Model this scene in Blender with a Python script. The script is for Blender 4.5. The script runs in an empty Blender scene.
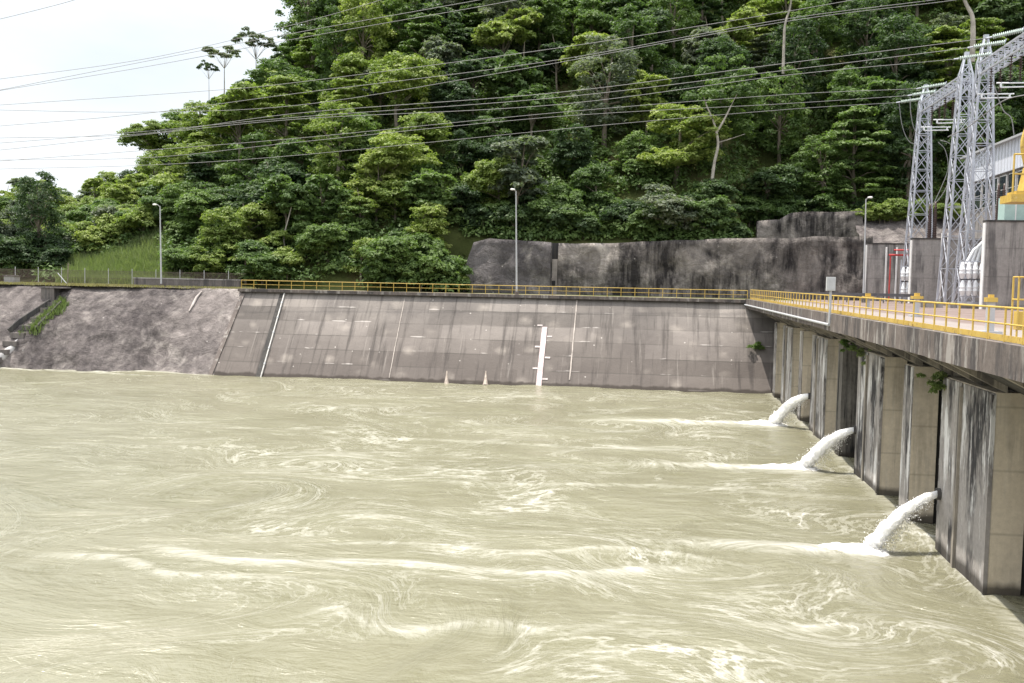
import bpy, math, random
import numpy as np
from mathutils import Vector, Matrix, noise

C = bpy.context.scene.collection
SC = bpy.context.scene
random.seed(7)
rng = np.random.default_rng(7)

# ------------------------------------------------------------------ camera
F = 1000.0                       # focal length in pixels at 1024 wide
CAM_H = 11.8                     # metres above the water
VPX, VPY, ROLL = 653.0, 283.0, 0.020
u0, v0 = VPX - 512.0, VPY - 341.5
cr, sr = math.cos(-ROLL), math.sin(-ROLL)
u1, v1 = u0 * cr - v0 * sr, u0 * sr + v0 * cr
PITCH = math.atan(-v1 / F)
YAW = math.atan(u1 / F * math.cos(PITCH))
ROT = (Matrix.Rotation(YAW, 4, 'Z') @ Matrix.Rotation(math.pi / 2 - PITCH, 4, 'X') @ Matrix.Rotation(ROLL, 4, 'Z'))
cd = bpy.data.cameras.new('camera')
cam = bpy.data.objects.new('camera', cd)
C.objects.link(cam)
cam.matrix_world = Matrix.Translation((0, 0, CAM_H)) @ ROT
cd.sensor_width = 36.0
cd.lens = 36.0 * F / 1024.0
cd.clip_end = 6000
cd.clip_start = 0.1
SC.camera = cam
R3 = ROT.to_3x3()
R3I = R3.inverted()


def ray(px, py):
    return R3 @ Vector(((px - 512) / F, -(py - 341.5) / F, -1.0))


def at_y(px, py, Y):
    d = ray(px, py)
    return Vector((0, 0, CAM_H)) + d * (Y / d.y)


def at_x(px, py, X):
    d = ray(px, py)
    return Vector((0, 0, CAM_H)) + d * (X / d.x)


def at_z(px, py, Z):
    d = ray(px, py)
    return Vector((0, 0, CAM_H)) + d * ((Z - CAM_H) / d.z)


def proj(p):
    q = R3I @ (Vector(p) - Vector((0, 0, CAM_H)))
    return (512 + F * q.x / -q.z, 341.5 - F * q.y / -q.z)


# ------------------------------------------------------------------ world, sun, exposure
SUN_DIR = Vector((-0.27, 0.07, 0.96)).normalized()      # towards the sun
SUN_EL = math.asin(SUN_DIR.z)
W = bpy.data.worlds.new('World')
SC.world = W
W.use_nodes = True
nt = W.node_tree
nt.nodes.clear()
sky = nt.nodes.new('ShaderNodeTexSky')
sky.sky_type = 'NISHITA'
sky.sun_disc = False
sky.sun_elevation = SUN_EL
sky.sun_rotation = math.atan2(SUN_DIR.x, SUN_DIR.y)
sky.air_density = 1.3
sky.dust_density = 3.0
tc = nt.nodes.new('ShaderNodeTexCoord')
mp = nt.nodes.new('ShaderNodeMapping')
mp.inputs['Scale'].default_value = (1.5, 1.5, 4.0)
nz = nt.nodes.new('ShaderNodeTexNoise')
nz.inputs['Scale'].default_value = 2.2
nz.inputs['Detail'].default_value = 6
rp = nt.nodes.new('ShaderNodeValToRGB')
rp.color_ramp.elements[0].position = 0.30
rp.color_ramp.elements[0].color = (0.6, 0.6, 0.6, 1)
rp.color_ramp.elements[1].position = 0.62
rp.color_ramp.elements[1].color = (0.96, 0.96, 0.96, 1)
mx = nt.nodes.new('ShaderNodeMix')
mx.data_type = 'RGBA'
# thin cloud, with brightness added overhead, out of view, to lift open shade
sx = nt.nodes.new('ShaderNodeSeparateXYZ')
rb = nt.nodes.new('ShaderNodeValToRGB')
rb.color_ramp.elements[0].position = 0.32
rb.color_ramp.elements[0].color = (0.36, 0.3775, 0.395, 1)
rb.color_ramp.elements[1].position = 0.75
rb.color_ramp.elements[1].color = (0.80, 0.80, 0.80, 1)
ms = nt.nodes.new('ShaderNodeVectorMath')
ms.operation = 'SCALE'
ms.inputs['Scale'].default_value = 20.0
bg = nt.nodes.new('ShaderNodeBackground')
bg.inputs['Strength'].default_value = 0.095
wo = nt.nodes.new('ShaderNodeOutputWorld')
L = nt.links
L.new(tc.outputs['Generated'], mp.inputs['Vector'])
L.new(mp.outputs[0], nz.inputs['Vector'])
L.new(nz.outputs['Fac'], rp.inputs['Fac'])
L.new(rp.outputs['Color'], mx.inputs['Factor'])
L.new(sky.outputs[0], mx.inputs['A'])
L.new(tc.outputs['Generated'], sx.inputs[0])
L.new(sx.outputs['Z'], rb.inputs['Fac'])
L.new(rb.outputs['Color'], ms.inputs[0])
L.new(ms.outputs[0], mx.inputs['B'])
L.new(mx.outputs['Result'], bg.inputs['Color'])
L.new(bg.outputs[0], wo.inputs['Surface'])

sl = bpy.data.lights.new('sun', 'SUN')
sl.energy = 3.7
sl.angle = math.radians(0.5)
sl.color = (1.0, 0.935, 0.84)
so = bpy.data.objects.new('sun', sl)
C.objects.link(so)
so.location = (0, 0, 120)
so.rotation_euler = (-SUN_DIR).to_track_quat('-Z', 'Y').to_euler()

SC.view_settings.view_transform = 'Standard'
SC.view_settings.look = 'None'
SC.view_settings.gamma = 1.0
SC.view_settings.use_curve_mapping = False
SC.view_settings.exposure = 0.70
SC.render.engine = 'CYCLES'
SC.cycles.max_bounces = 6
SC.cycles.diffuse_bounces = 3
SC.cycles.glossy_bounces = 2
SC.cycles.transparent_max_bounces = 4
SC.cycles.use_denoising = True

# ------------------------------------------------------------------ object helpers
ORG = {}


def tag(o, label=None, cat=None, group=None, kind=None):
    if label: o['label'] = label
    if cat: o['category'] = cat
    if group: o['group'] = group
    if kind: o['kind'] = kind
    return o


def thing(name, label, cat, loc=(0, 0, 0), group=None):
    o = bpy.data.objects.new(name, None)
    C.objects.link(o)
    o.empty_display_size = 0.3
    o.location = loc
    ORG[o.name] = Vector(loc)
    return tag(o, label, cat, group)


class MB:
    def __init__(s):
        s.v, s.f, s.sm = [], [], []

    def add(s, vs, fs, smooth=False):
        b = len(s.v)
        s.v += [tuple(p) for p in vs]
        s.f += [tuple(b + i for i in f) for f in fs]
        s.sm += [smooth] * len(fs)

    def hexa(s, p):
        s.add(p, [(0, 3, 2, 1), (4, 5, 6, 7), (0, 1, 5, 4), (1, 2, 6, 5), (2, 3, 7, 6), (3, 0, 4, 7)])

    def box(s, x0, x1, y0, y1, z0, z1):
        s.hexa([(x0, y0, z0), (x1, y0, z0), (x1, y1, z0), (x0, y1, z0),
                (x0, y0, z1), (x1, y0, z1), (x1, y1, z1), (x0, y1, z1)])

    def bar(s, p, q, w, w2=None, up=(0, 0, 1)):
        p, q = Vector(p), Vector(q)
        w2 = w2 or w
        d = (q - p).normalized()
        upv = Vector(up)
        if abs(d.dot(upv)) > 0.97: upv = Vector((0, 1, 0)) if abs(d.y) < 0.9 else Vector((1, 0, 0))
        a = d.cross(upv).normalized()
        b = a.cross(d).normalized()
        a, b = a * w / 2, b * w2 / 2
        s.hexa([p - a - b, p + a - b, p + a + b, p - a + b, q - a - b, q + a - b, q + a + b, q - a + b])

    def tube(s, pts, r, n=8, cap=True, smooth=True):
        pts = [Vector(p) for p in pts]
        rr = r if isinstance(r, (list, tuple)) else [r] * len(pts)
        vs, fs = [], []
        t0 = (pts[1] - pts[0]).normalized()
        a = t0.cross(Vector((0, 0, 1)))
        if a.length < 0.05: a = t0.cross(Vector((0, 1, 0)))
        a.normalize()
        for i, p in enumerate(pts):
            if i == 0: t = pts[1] - pts[0]
            elif i == len(pts) - 1: t = pts[-1] - pts[-2]
            else: t = pts[i + 1] - pts[i - 1]
            t.normalize()
            a = (a - t * a.dot(t)).normalized()
            b = t.cross(a)
            for k in range(n):
                an = 2 * math.pi * k / n
                vs.append(p + (a * math.cos(an) + b * math.sin(an)) * rr[i])
        for i in range(len(pts) - 1):
            for k in range(n):
                k2 = (k + 1) % n
                fs.append((i * n + k, i * n + k2, (i + 1) * n + k2, (i + 1) * n + k))
        s.add(vs, fs, smooth)
        if cap:
            m = (len(pts) - 1) * n
            s.add(vs[:n], [tuple(reversed(range(n)))])
            s.add(vs[m:m + n], [tuple(range(n))])

    def lathe(s, base, axis, prof, n=12):
        base, axis = Vector(base), Vector(axis).normalized()
        a = axis.cross(Vector((0, 0, 1)))
        if a.length < 0.05: a = axis.cross(Vector((0, 1, 0)))
        a.normalize()
        b = axis.cross(a)
        vs, fs = [], []
        for (t, r) in prof:
            for k in range(n):
                an = 2 * math.pi * k / n
                vs.append(base + axis * t + (a * math.cos(an) + b * math.sin(an)) * r)
        for i in range(len(prof) - 1):
            for k in range(n):
                k2 = (k + 1) % n
                fs.append((i * n + k, i * n + k2, (i + 1) * n + k2, (i + 1) * n + k))
        s.add(vs, fs, True)

    def mesh(s, name, org=Vector((0, 0, 0))):
        me = bpy.data.meshes.new(name)
        me.from_pydata([(v[0] - org[0], v[1] - org[1], v[2] - org[2]) for v in s.v], [], s.f)
        me.polygons.foreach_set('use_smooth', s.sm)
        me.update()
        return me

    def build(s, name, m, parent=None, origin=None, label=None):
        if parent is not None: org = ORG[parent.name]
        else: org = Vector(origin) if origin is not None else Vector((0, 0, 0))
        me = s.mesh(name, org)
        me.materials.append(m)
        o = bpy.data.objects.new(name, me)
        C.objects.link(o)
        if parent is not None: o.parent = parent
        else: o.location = org
        ORG[o.name] = Vector(org)
        if label: o['label'] = label
        return o


def np_mesh(name, V, faces, smooth=True):
    """fast mesh of quads from arrays"""
    V = np.asarray(V, dtype=np.float32)
    faces = np.asarray(faces, dtype=np.int32)
    n, k = faces.shape
    me = bpy.data.meshes.new(name)
    me.vertices.add(len(V)); me.vertices.foreach_set('co', V.ravel())
    me.loops.add(n * k); me.loops.foreach_set('vertex_index', faces.ravel())
    me.polygons.add(n)
    me.polygons.foreach_set('loop_start', np.arange(0, n * k, k, dtype=np.int32))
    me.polygons.foreach_set('use_smooth', np.full(n, smooth))
    me.update(calc_edges=True)
    return me


def grid_faces(nx, ny):
    i = np.arange(nx - 1)[None, :] + nx * np.arange(ny - 1)[:, None]
    i = i.ravel()
    return np.stack([i, i + 1, i + 1 + nx, i + nx], 1)


def link(name, me, mat=None, parent=None, loc=None):
    o = bpy.data.objects.new(name, me)
    C.objects.link(o)
    if mat: me.materials.append(mat)
    if parent is not None: o.parent = parent
    if loc is not None: o.location = loc
    ORG[o.name] = Vector(loc) if loc is not None else Vector((0, 0, 0))
    return o


# ------------------------------------------------------------------ material helpers
class N:
    """small node-graph helper"""
    def __init__(s, name, rough=0.85, spec=0.3, metal=0.0):
        s.m = bpy.data.materials.new(name)
        s.m.use_nodes = True
        s.t = s.m.node_tree
        s.b = s.t.nodes['Principled BSDF']
        s.b.inputs['Roughness'].default_value = rough
        s.b.inputs['Specular IOR Level'].default_value = spec
        s.b.inputs['Metallic'].default_value = metal
        s._obj = None

    def node(s, t): return s.t.nodes.new(t)
    def link(s, a, b): s.t.links.new(a, b)

    def pos(s, scale=(1, 1, 1), rot=(0, 0, 0), src='Object', loc=(0, 0, 0)):
        tcn = s.node('ShaderNodeTexCoord')
        mpn = s.node('ShaderNodeMapping')
        mpn.inputs['Scale'].default_value = scale
        mpn.inputs['Rotation'].default_value = rot
        mpn.inputs['Location'].default_value = loc
        s.link(tcn.outputs[src], mpn.inputs['Vector'])
        return mpn.outputs[0]

    def attr(s, name, scale=None):
        a = s.node('ShaderNodeAttribute')
        a.attribute_name = name
        if scale:
            mpn = s.node('ShaderNodeMapping')
            mpn.inputs['Scale'].default_value = scale
            s.link(a.outputs['Vector'], mpn.inputs['Vector'])
            return mpn.outputs[0]
        return a.outputs['Vector']

    def noise(s, vec, scale=1.0, detail=4, rough=0.55, dist=0.0):
        n = s.node('ShaderNodeTexNoise')
        n.inputs['Scale'].default_value = scale
        n.inputs['Detail'].default_value = detail
        n.inputs['Roughness'].default_value = rough
        n.inputs['Distortion'].default_value = dist
        s.link(vec, n.inputs['Vector'])
        return n.outputs['Fac']

    def ramp(s, fac, stops, interp='LINEAR'):
        r = s.node('ShaderNodeValToRGB')
        e = r.color_ramp.elements
        r.color_ramp.interpolation = interp
        while len(e) < len(stops): e.new(0.5)
        for i, (p, c) in enumerate(stops):
            e[i].position = p
            c = (c, c, c) if isinstance(c, (int, float)) else c
            e[i].color = (*c, 1)
        s.link(fac, r.inputs['Fac'])
        return r.outputs['Color']

    def math(s, op, a, b=None, clamp=False):
        n = s.node('ShaderNodeMath')
        n.operation = op
        n.use_clamp = clamp
        for i, x in enumerate((a, b)):
            if x is None: continue
            if isinstance(x, (int, float)): n.inputs[i].default_value = x
            else: s.link(x, n.inputs[i])
        return n.outputs[0]

    def mix(s, fac, a, b, mode='MIX'):
        n = s.node('ShaderNodeMix')
        n.data_type = 'RGBA'
        n.blend_type = mode
        for x, k in ((fac, 'Factor'), (a, 'A'), (b, 'B')):
            if isinstance(x, (int, float)):
                n.inputs[k].default_value = x if k == 'Factor' else (x, x, x, 1)
            elif isinstance(x, tuple): n.inputs[k].default_value = (*x, 1)
            else: s.link(x, n.inputs[k])
        return n.outputs['Result']

    def sep(s, vec):
        n = s.node('ShaderNodeSeparateXYZ')
        s.link(vec, n.inputs[0])
        return n.outputs

    def wpos(s):
        g = s.node('ShaderNodeNewGeometry')
        return g.outputs['Position']

    def vscale(s, vec, scale):
        mpn = s.node('ShaderNodeMapping')
        mpn.inputs['Scale'].default_value = scale
        s.link(vec, mpn.inputs['Vector'])
        return mpn.outputs[0]

    def color(s, c):
        if isinstance(c, tuple): s.b.inputs['Base Color'].default_value = (*c, 1)
        else: s.link(c, s.b.inputs['Base Color'])

    def bump(s, h, strength=0.4, dist=0.1):
        n = s.node('ShaderNodeBump')
        n.inputs['Strength'].default_value = strength
        n.inputs['Distance'].default_value = dist
        s.link(h, n.inputs['Height'])
        s.link(n.outputs[0], s.b.inputs['Normal'])


def plain(name, c, rough=0.6, metal=0.0, var=0.25, scale=3.0, spec=0.4):
    n = N(name, rough, spec, metal)
    f = n.noise(n.wpos(), scale, 5, 0.6)
    lo = tuple(x * (1 - var) for x in c)
    hi = tuple(min(1, x * (1 + var)) for x in c)
    n.color(n.ramp(f, [(0.3, lo), (0.7, hi)]))
    return n.m


def concrete(name,  c1, c2, dark=(0.04, 0.04, 0.045), pale=(0.55, 0.53, 0.5), dark_amt=0.6, pale_amt=0.4, lifts=0.0,
             tide=None, scale=0.35, sh=1.6, sv=0.10):
    """weathered concrete: mottling, vertical dark and pale streaks, pour lines, tide mark"""
    n = N(name, 0.9, 0.2)
    w = n.wpos()
    base = n.mix(n.ramp(n.noise(w, scale, 6, 0.65), [(0.3, 0.0), (0.7, 1.0)]), c1, c2)
    base = n.mix(0.35, base, n.ramp(n.noise(w, 4.0, 5, 0.7), [(0.25, tuple(x * 0.6 for x in c1)), (0.75, tuple(x * 1.25 for x in c2))]))
    st = n.noise(n.vscale(w, (sh, sh, sv)), 1.0, 5, 0.65)
    patch = n.noise(w, 0.22, 4, 0.6)
    dk = n.math('MULTIPLY', n.ramp(st, [(0.47, 0.0), (0.56, 1.0)]), n.ramp(patch, [(0.40, 0.1), (0.54, 1.0)]))
    base = n.mix(n.math('MULTIPLY', dk, dark_amt), base, dark)
    st2 = n.noise(n.vscale(w, (sh * 1.4, sh * 1.4, sv * 1.3)), 1.3, 5, 0.7)
    base = n.mix(n.math('MULTIPLY', n.ramp(st2, [(0.53, 0.0), (0.62, 1.0)]), pale_amt), base, pale)
    if lifts:
        z = n.sep(w)[2]
        fr = n.math('FRACT', n.math('DIVIDE', z, lifts))
        ln = n.ramp(fr, [(0.0, 1.0), (0.03, 0.0), (0.97, 0.0), (1.0, 1.0)])
        base = n.mix(n.math('MULTIPLY', ln, 0.45), base, tuple(x * 0.45 for x in c1))
    if tide:
        z = n.math('ADD', n.sep(w)[2], n.math('MULTIPLY', n.noise(n.vscale(w, (1, 1, 0.3)), 0.9, 4), 0.5))
        base = n.mix(n.ramp(z, [(0.0, 0.9), (0.6, 0.82), (0.88, 0.0)]), base, (0.035, 0.03, 0.025))
    n.color(base)
    n.bump(n.noise(w, 3.0, 6, 0.7), 0.35, 0.06)
    return n.m


M = {}
M['pier'] = concrete('pier_concrete', (0.56, 0.485, 0.375), (0.64, 0.56, 0.445), dark_amt=0.3, pale_amt=0.15, lifts=2.45, tide=0.98)
M['facing'] = concrete('facing_concrete', (0.25, 0.235, 0.23), (0.38, 0.35, 0.325), dark=(0.022, 0.022, 0.026), pale=(0.74, 0.73, 0.72), dark_amt=0.92, pale_amt=0.8, tide=0.98, sh=0.75, sv=0.16)
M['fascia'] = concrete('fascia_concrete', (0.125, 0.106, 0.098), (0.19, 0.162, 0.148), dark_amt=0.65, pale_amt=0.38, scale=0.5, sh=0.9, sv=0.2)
M['stained'] = concrete('black_stained_concrete', (0.09, 0.085, 0.08), (0.2, 0.185, 0.165), dark=(0.012, 0.012, 0.013), dark_amt=0.97, pale_amt=0.1, tide=0.98)
M['blast'] = concrete('wall_concrete', (0.28, 0.268, 0.265), (0.39, 0.37, 0.355), dark_amt=0.6, pale_amt=0.2, lifts=2.6)
M['corbel'] = concrete('corbel_concrete', (0.26, 0.235, 0.20), (0.36, 0.32, 0.27), dark_amt=0.7, pale_amt=0.1)
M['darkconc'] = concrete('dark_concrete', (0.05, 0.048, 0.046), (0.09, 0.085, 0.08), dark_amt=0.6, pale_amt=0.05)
M['low'] = concrete('low_wall_concrete', (0.13, 0.115, 0.11), (0.2, 0.18, 0.17), dark_amt=0.6, pale_amt=0.1)
_y = N('worn_yellow_paint', 0.5, 0.4)
_w = _y.wpos()
_c = _y.ramp(_y.noise(_w, 0.8, 5, 0.7), [(0.3, (0.50, 0.335, 0.065)), (0.7, (0.64, 0.46, 0.12))])
_c = _y.mix(_y.ramp(_y.noise(_w, 2.6, 6, 0.75), [(0.56, 0.0), (0.64, 0.75)]), _c, (0.17, 0.085, 0.04))
_c = _y.mix(_y.ramp(_y.noise(_w, 1.7, 6, 0.75), [(0.60, 0.0), (0.70, 0.6)]), _c, (0.66, 0.55, 0.36))
_y.color(_c)
M['yellow'] = _y.m
M['steel'] = plain('galvanised_steel', (0.50, 0.52, 0.58), 0.42, 0.35, var=0.18, scale=1.5)
M['grey'] = plain('grey_paint', (0.45, 0.46, 0.48), 0.5, 0.0, var=0.1)
M['darkgrey'] = plain('dark_grey_paint', (0.12, 0.12, 0.13), 0.6)
M['white'] = plain('white_paint', (0.78, 0.78, 0.78), 0.5, var=0.06)
M['porcelain'] = plain('white_porcelain', (0.80, 0.82, 0.85), 0.25, var=0.05)
M['brown'] = plain('brown_porcelain', (0.055, 0.03, 0.025), 0.3, var=0.2)
M['glassins'] = plain('pale_green_glass', (0.50, 0.58, 0.55), 0.2, var=0.1)
M['wire'] = plain('aluminium_wire', (0.24, 0.24, 0.245), 0.6, 0.1, var=0.05)
M['red'] = plain('red_paint', (0.5, 0.06, 0.06), 0.5)
M['black'] = plain('black_steel', (0.02, 0.02, 0.022), 0.6)
M['gate'] = plain('gate_steel', (0.10, 0.10, 0.105), 0.7, var=0.35, scale=0.8)
M['girder'] = plain('girder_paint', (0.52, 0.50, 0.47), 0.7, var=0.3, scale=0.8)
M['glass'] = plain('window_glass', (0.03, 0.04, 0.05), 0.08, var=0.2)
M['teal'] = plain('pale_teal_panel', (0.40, 0.55, 0.52), 0.5, var=0.08)
M['bark'] = plain('grey_bark', (0.20, 0.17, 0.135), 0.9, var=0.4, scale=1.0)
M['palebark'] = plain('pale_bark', (0.36, 0.33, 0.29), 0.9, var=0.3, scale=1.0)


def mat_embankment():
    n = N('embankment_concrete', 0.92, 0.15)
    uv = n.attr('slope_uv')                    # metres: along the wall, up the slope
    u, v, _ = n.sep(uv)
    base = n.mix(n.ramp(n.noise(uv, 0.13, 6, 0.62), [(0.3, 0.0), (0.7, 1.0)]), (0.168, 0.153, 0.146), (0.30, 0.272, 0.25))
    # each pour a slightly different tone
    lift, bay = 2.05, 9.0
    cv = n.node('ShaderNodeCombineXYZ')
    fl_v = n.math('FLOOR', n.math('DIVIDE', v, lift))
    fl_u = n.math('FLOOR', n.math('DIVIDE', n.math('ADD', u, n.math('MULTIPLY', n.math('FRACT', n.math('MULTIPLY', fl_v, 0.37)), 5.0)), bay))
    n.link(fl_u, cv.inputs[0]); n.link(fl_v, cv.inputs[1])
    wn = n.node('ShaderNodeTexWhiteNoise')
    n.link(cv.outputs[0], wn.inputs['Vector'])
    base = n.mix(0.8, base, n.ramp(wn.outputs['Value'], [(0.0, 0.62), (1.0, 1.25)]), 'MULTIPLY')
    wl = n.node('ShaderNodeTexWhiteNoise'); wl.noise_dimensions = '1D'
    n.link(fl_v, wl.inputs['W'])
    base = n.mix(0.7, base, n.ramp(wl.outputs['Value'], [(0.0, 0.7), (1.0, 1.25)]), 'MULTIPLY')
    # the toe is damper and darker, the coping paler
    base = n.mix(n.ramp(n.math('DIVIDE', n.math('ADD', v, n.math('MULTIPLY', n.noise(uv, 0.25, 4), 2.5)), 14.0), [(0.0, 0.9), (0.12, 0.75), (0.5, 0.5), (0.78, 0.1), (1.0, 0.0)]), base, (0.115, 0.098, 0.09))
    # pour lines with dark and pale seepage
    fv = n.math('FRACT', n.math('DIVIDE', n.math('ADD', v, n.math('MULTIPLY', n.noise(uv, 0.5, 3), 0.12)), lift))
    brk = n.ramp(n.noise(n.vscale(uv, (0.16, 0.8, 1)), 1.0, 4), [(0.42, 0.0), (0.55, 1.0)])
    line = n.math('MULTIPLY', n.ramp(fv, [(0.0, 1.0), (0.05, 0.0), (0.95, 0.0), (1.0, 1.0)]), brk)
    base = n.mix(n.math('MULTIPLY', line, 0.6), base, (0.07, 0.065, 0.06))
    brk2 = n.ramp(n.noise(n.vscale(uv, (0.22, 0.9, 1)), 1.3, 3), [(0.60, 0.0), (0.65, 1.0)])
    line2 = n.math('MULTIPLY', n.ramp(fv, [(0.03, 0.0), (0.05, 1.0), (0.10, 1.0), (0.13, 0.0)]), brk2)
    base = n.mix(n.math('MULTIPLY', line2, 0.6), base, (0.62, 0.58, 0.55))
    # pale round grout halos in a staggered grid
    vh = n.node('ShaderNodeTexVoronoi')
    vh.inputs['Scale'].default_value = 0.42
    vh.inputs['Randomness'].default_value = 0.55
    n.link(n.vscale(uv, (0.85, 1.15, 0)), vh.inputs['Vector'])
    d2 = n.math('ADD', vh.outputs['Distance'], n.math('MULTIPLY', n.math('SUBTRACT', n.noise(uv, 0.9, 5), 0.5), 0.5))
    halo = n.math('MULTIPLY', n.ramp(d2, [(0.0, 1.0), (0.38, 0.0)]), n.ramp(n.noise(uv, 0.3, 3), [(0.42, 0.05), (0.6, 1.0)]))
    base = n.mix(n.math('MULTIPLY', halo, 0.42), base, (0.50, 0.45, 0.40))
    # small white anchor specks
    vo = n.node('ShaderNodeTexVoronoi')
    vo.inputs['Scale'].default_value = 0.62
    n.link(n.vscale(uv, (1, 1, 0)), vo.inputs['Vector'])
    base = n.mix(n.ramp(vo.outputs['Distance'], [(0.035, 0.6), (0.07, 0.0)]), base, (0.66, 0.62, 0.58))
    # streaks running down the face
    st = n.noise(n.vscale(uv, (1.3, 0.09, 1)), 1.0, 5, 0.65)
    base = n.mix(n.ramp(st, [(0.52, 0.0), (0.66, 0.65)]), base, (0.06, 0.054, 0.052))
    st2 = n.noise(n.vscale(uv, (2.1, 0.12, 1)), 1.0, 5, 0.65)
    base = n.mix(n.ramp(st2, [(0.60, 0.0), (0.75, 0.35)]), base, (0.5, 0.46, 0.42))
    wet = n.math('ADD', v, n.math('MULTIPLY', n.noise(n.vscale(uv, (0.8, 0.3, 1)), 1.0, 4), 0.9))
    base = n.mix(n.ramp(wet, [(0.0, 0.85), (0.75, 0.75), (1.0, 0.0)]), base, (0.045, 0.038, 0.033))
    n.color(base)
    n.bump(n.noise(uv, 1.6, 6, 0.7), 0.5, 0.12)
    return n.m


def mat_shotcrete(name, c1, c2, c3, dark, amt=0.9, sc=1.0):
    n = N(name, 0.95, 0.12)
    w = n.wpos()
    base = n.mix(n.ramp(n.noise(w, 0.10 * sc, 7, 0.62, 0.6), [(0.35, 0.0), (0.65, 1.0)]), c1, c2)
    base = n.mix(n.ramp(n.noise(w, 0.23 * sc, 6, 0.65, 1.0), [(0.50, 0.0), (0.62, 0.8)]), base, c3)
    pt = n.ramp(n.noise(n.vscale(w, (1, 1, 0.55)), 0.085 * sc, 6, 0.62, 0.8), [(0.41, 0.0), (0.51, 1.0)])
    stv = n.ramp(n.noise(n.vscale(w, (0.9, 0.9, 0.12)), 1.0, 5, 0.7), [(0.35, 0.35), (0.6, 1.0)])
    base = n.mix(n.math('MULTIPLY', n.math('MULTIPLY', pt, stv), amt), base, dark)
    base = n.mix(0.8, base, n.ramp(n.noise(w, 0.8, 8, 0.75, 0.5), [(0.3, 0.45), (0.7, 1.4)]), 'MULTIPLY')
    vo = n.node('ShaderNodeTexVoronoi')
    vo.inputs['Scale'].default_value = 0.45
    n.link(w, vo.inputs['Vector'])
    base = n.mix(n.ramp(vo.outputs['Distance'], [(0.03, 0.5), (0.06, 0.0)]), base, (0.55, 0.52, 0.5))
    n.color(base)
    n.bump(n.noise(w, 0.55, 9, 0.72, 0.4), 0.9, 0.9)
    return n.m


M['embank'] = mat_embankment()
M['shot'] = mat_shotcrete('shotcrete', (0.165, 0.146, 0.142), (0.27, 0.24, 0.23), (0.43, 0.39, 0.365), (0.05, 0.044, 0.047), 0.7)
M['shotdark'] = mat_shotcrete('dark_shotcrete', (0.22, 0.20, 0.19), (0.34, 0.305, 0.28), (0.54, 0.49, 0.45), (0.026, 0.024, 0.026), 0.95)
M['shotplain'] = mat_shotcrete('plain_shotcrete', (0.13, 0.12, 0.125), (0.20, 0.185, 0.185), (0.30, 0.28, 0.26), (0.06, 0.055, 0.058), 0.6)


def mat_ground():
    n = N('hill_soil', 0.95, 0.1)
    w = n.wpos()
    f = n.noise(w, 0.12, 7, 0.65)
    n.color(n.ramp(f, [(0.3, (0.05, 0.062, 0.02)), (0.52, (0.075, 0.09, 0.03)), (0.72, (0.14, 0.11, 0.06))]))
    n.bump(n.noise(w, 0.8, 6), 0.6, 0.5)
    return n.m


def mat_verge():
    n = N('verge_grass_and_gravel', 0.95, 0.1)
    w = n.wpos()
    f = n.noise(w, 0.2, 6, 0.65)
    n.color(n.ramp(f, [(0.35, (0.16, 0.15, 0.08)), (0.5, (0.24, 0.21, 0.13)), (0.68, (0.34, 0.29, 0.22))]))
    n.bump(n.noise(w, 2.0, 6), 0.4, 0.1)
    return n.m


def mat_deck():
    n = N('deck_paving', 0.9, 0.15)
    w = n.wpos()
    x = n.sep(w)[0]
    base = n.ramp(n.noise(n.vscale(w, (1, 0.35, 1)), 0.5, 6, 0.65), [(0.3, (0.16, 0.122, 0.112)), (0.7, (0.25, 0.20, 0.185))])
    band = n.ramp(n.math('DIVIDE', n.math('SUBTRACT', x, 10.0), 20.0), [(0.10, 0.0), (0.13, 1.0), (0.30, 1.0), (0.34, 0.0)])
    base = n.mix(n.math('MULTIPLY', band, 0.55), base, (0.32, 0.30, 0.285))
    base = n.mix(n.ramp(n.noise(w, 1.3, 5, 0.7), [(0.5, 0.0), (0.75, 0.5)]), base, (0.16, 0.13, 0.12))
    n.color(base)
    return n.m


M['soil'], M['verge'], M['deck'] = mat_ground(), mat_verge(), mat_deck()


def mat_leaf(name, c1, c2, c3, trans=0.42):
    n = N(name, 0.5, 0.32)
    oi = n.node('ShaderNodeObjectInfo')
    at = n.node('ShaderNodeAttribute')
    at.attribute_name = 'tone'
    f = n.math('ADD', n.math('MULTIPLY', oi.outputs['Random'], 0.45), n.math('MULTIPLY', at.outputs['Fac'], 0.55))
    col = n.ramp(f, [(0.15, c1), (0.5, c2), (0.9, c3)])
    n.color(col)
    tr = n.node('ShaderNodeBsdfTranslucent')
    n.link(n.mix(1.0, col, (1.0, 1.15, 0.55), 'MULTIPLY'), tr.inputs['Color'])
    ms = n.node('ShaderNodeMixShader')
    ms.inputs[0].default_value = trans
    out = n.t.nodes['Material Output']
    n.link(n.b.outputs[0], ms.inputs[1]); n.link(tr.outputs[0], ms.inputs[2]); n.link(ms.outputs[0], out.inputs['Surface'])
    return n.m


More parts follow.
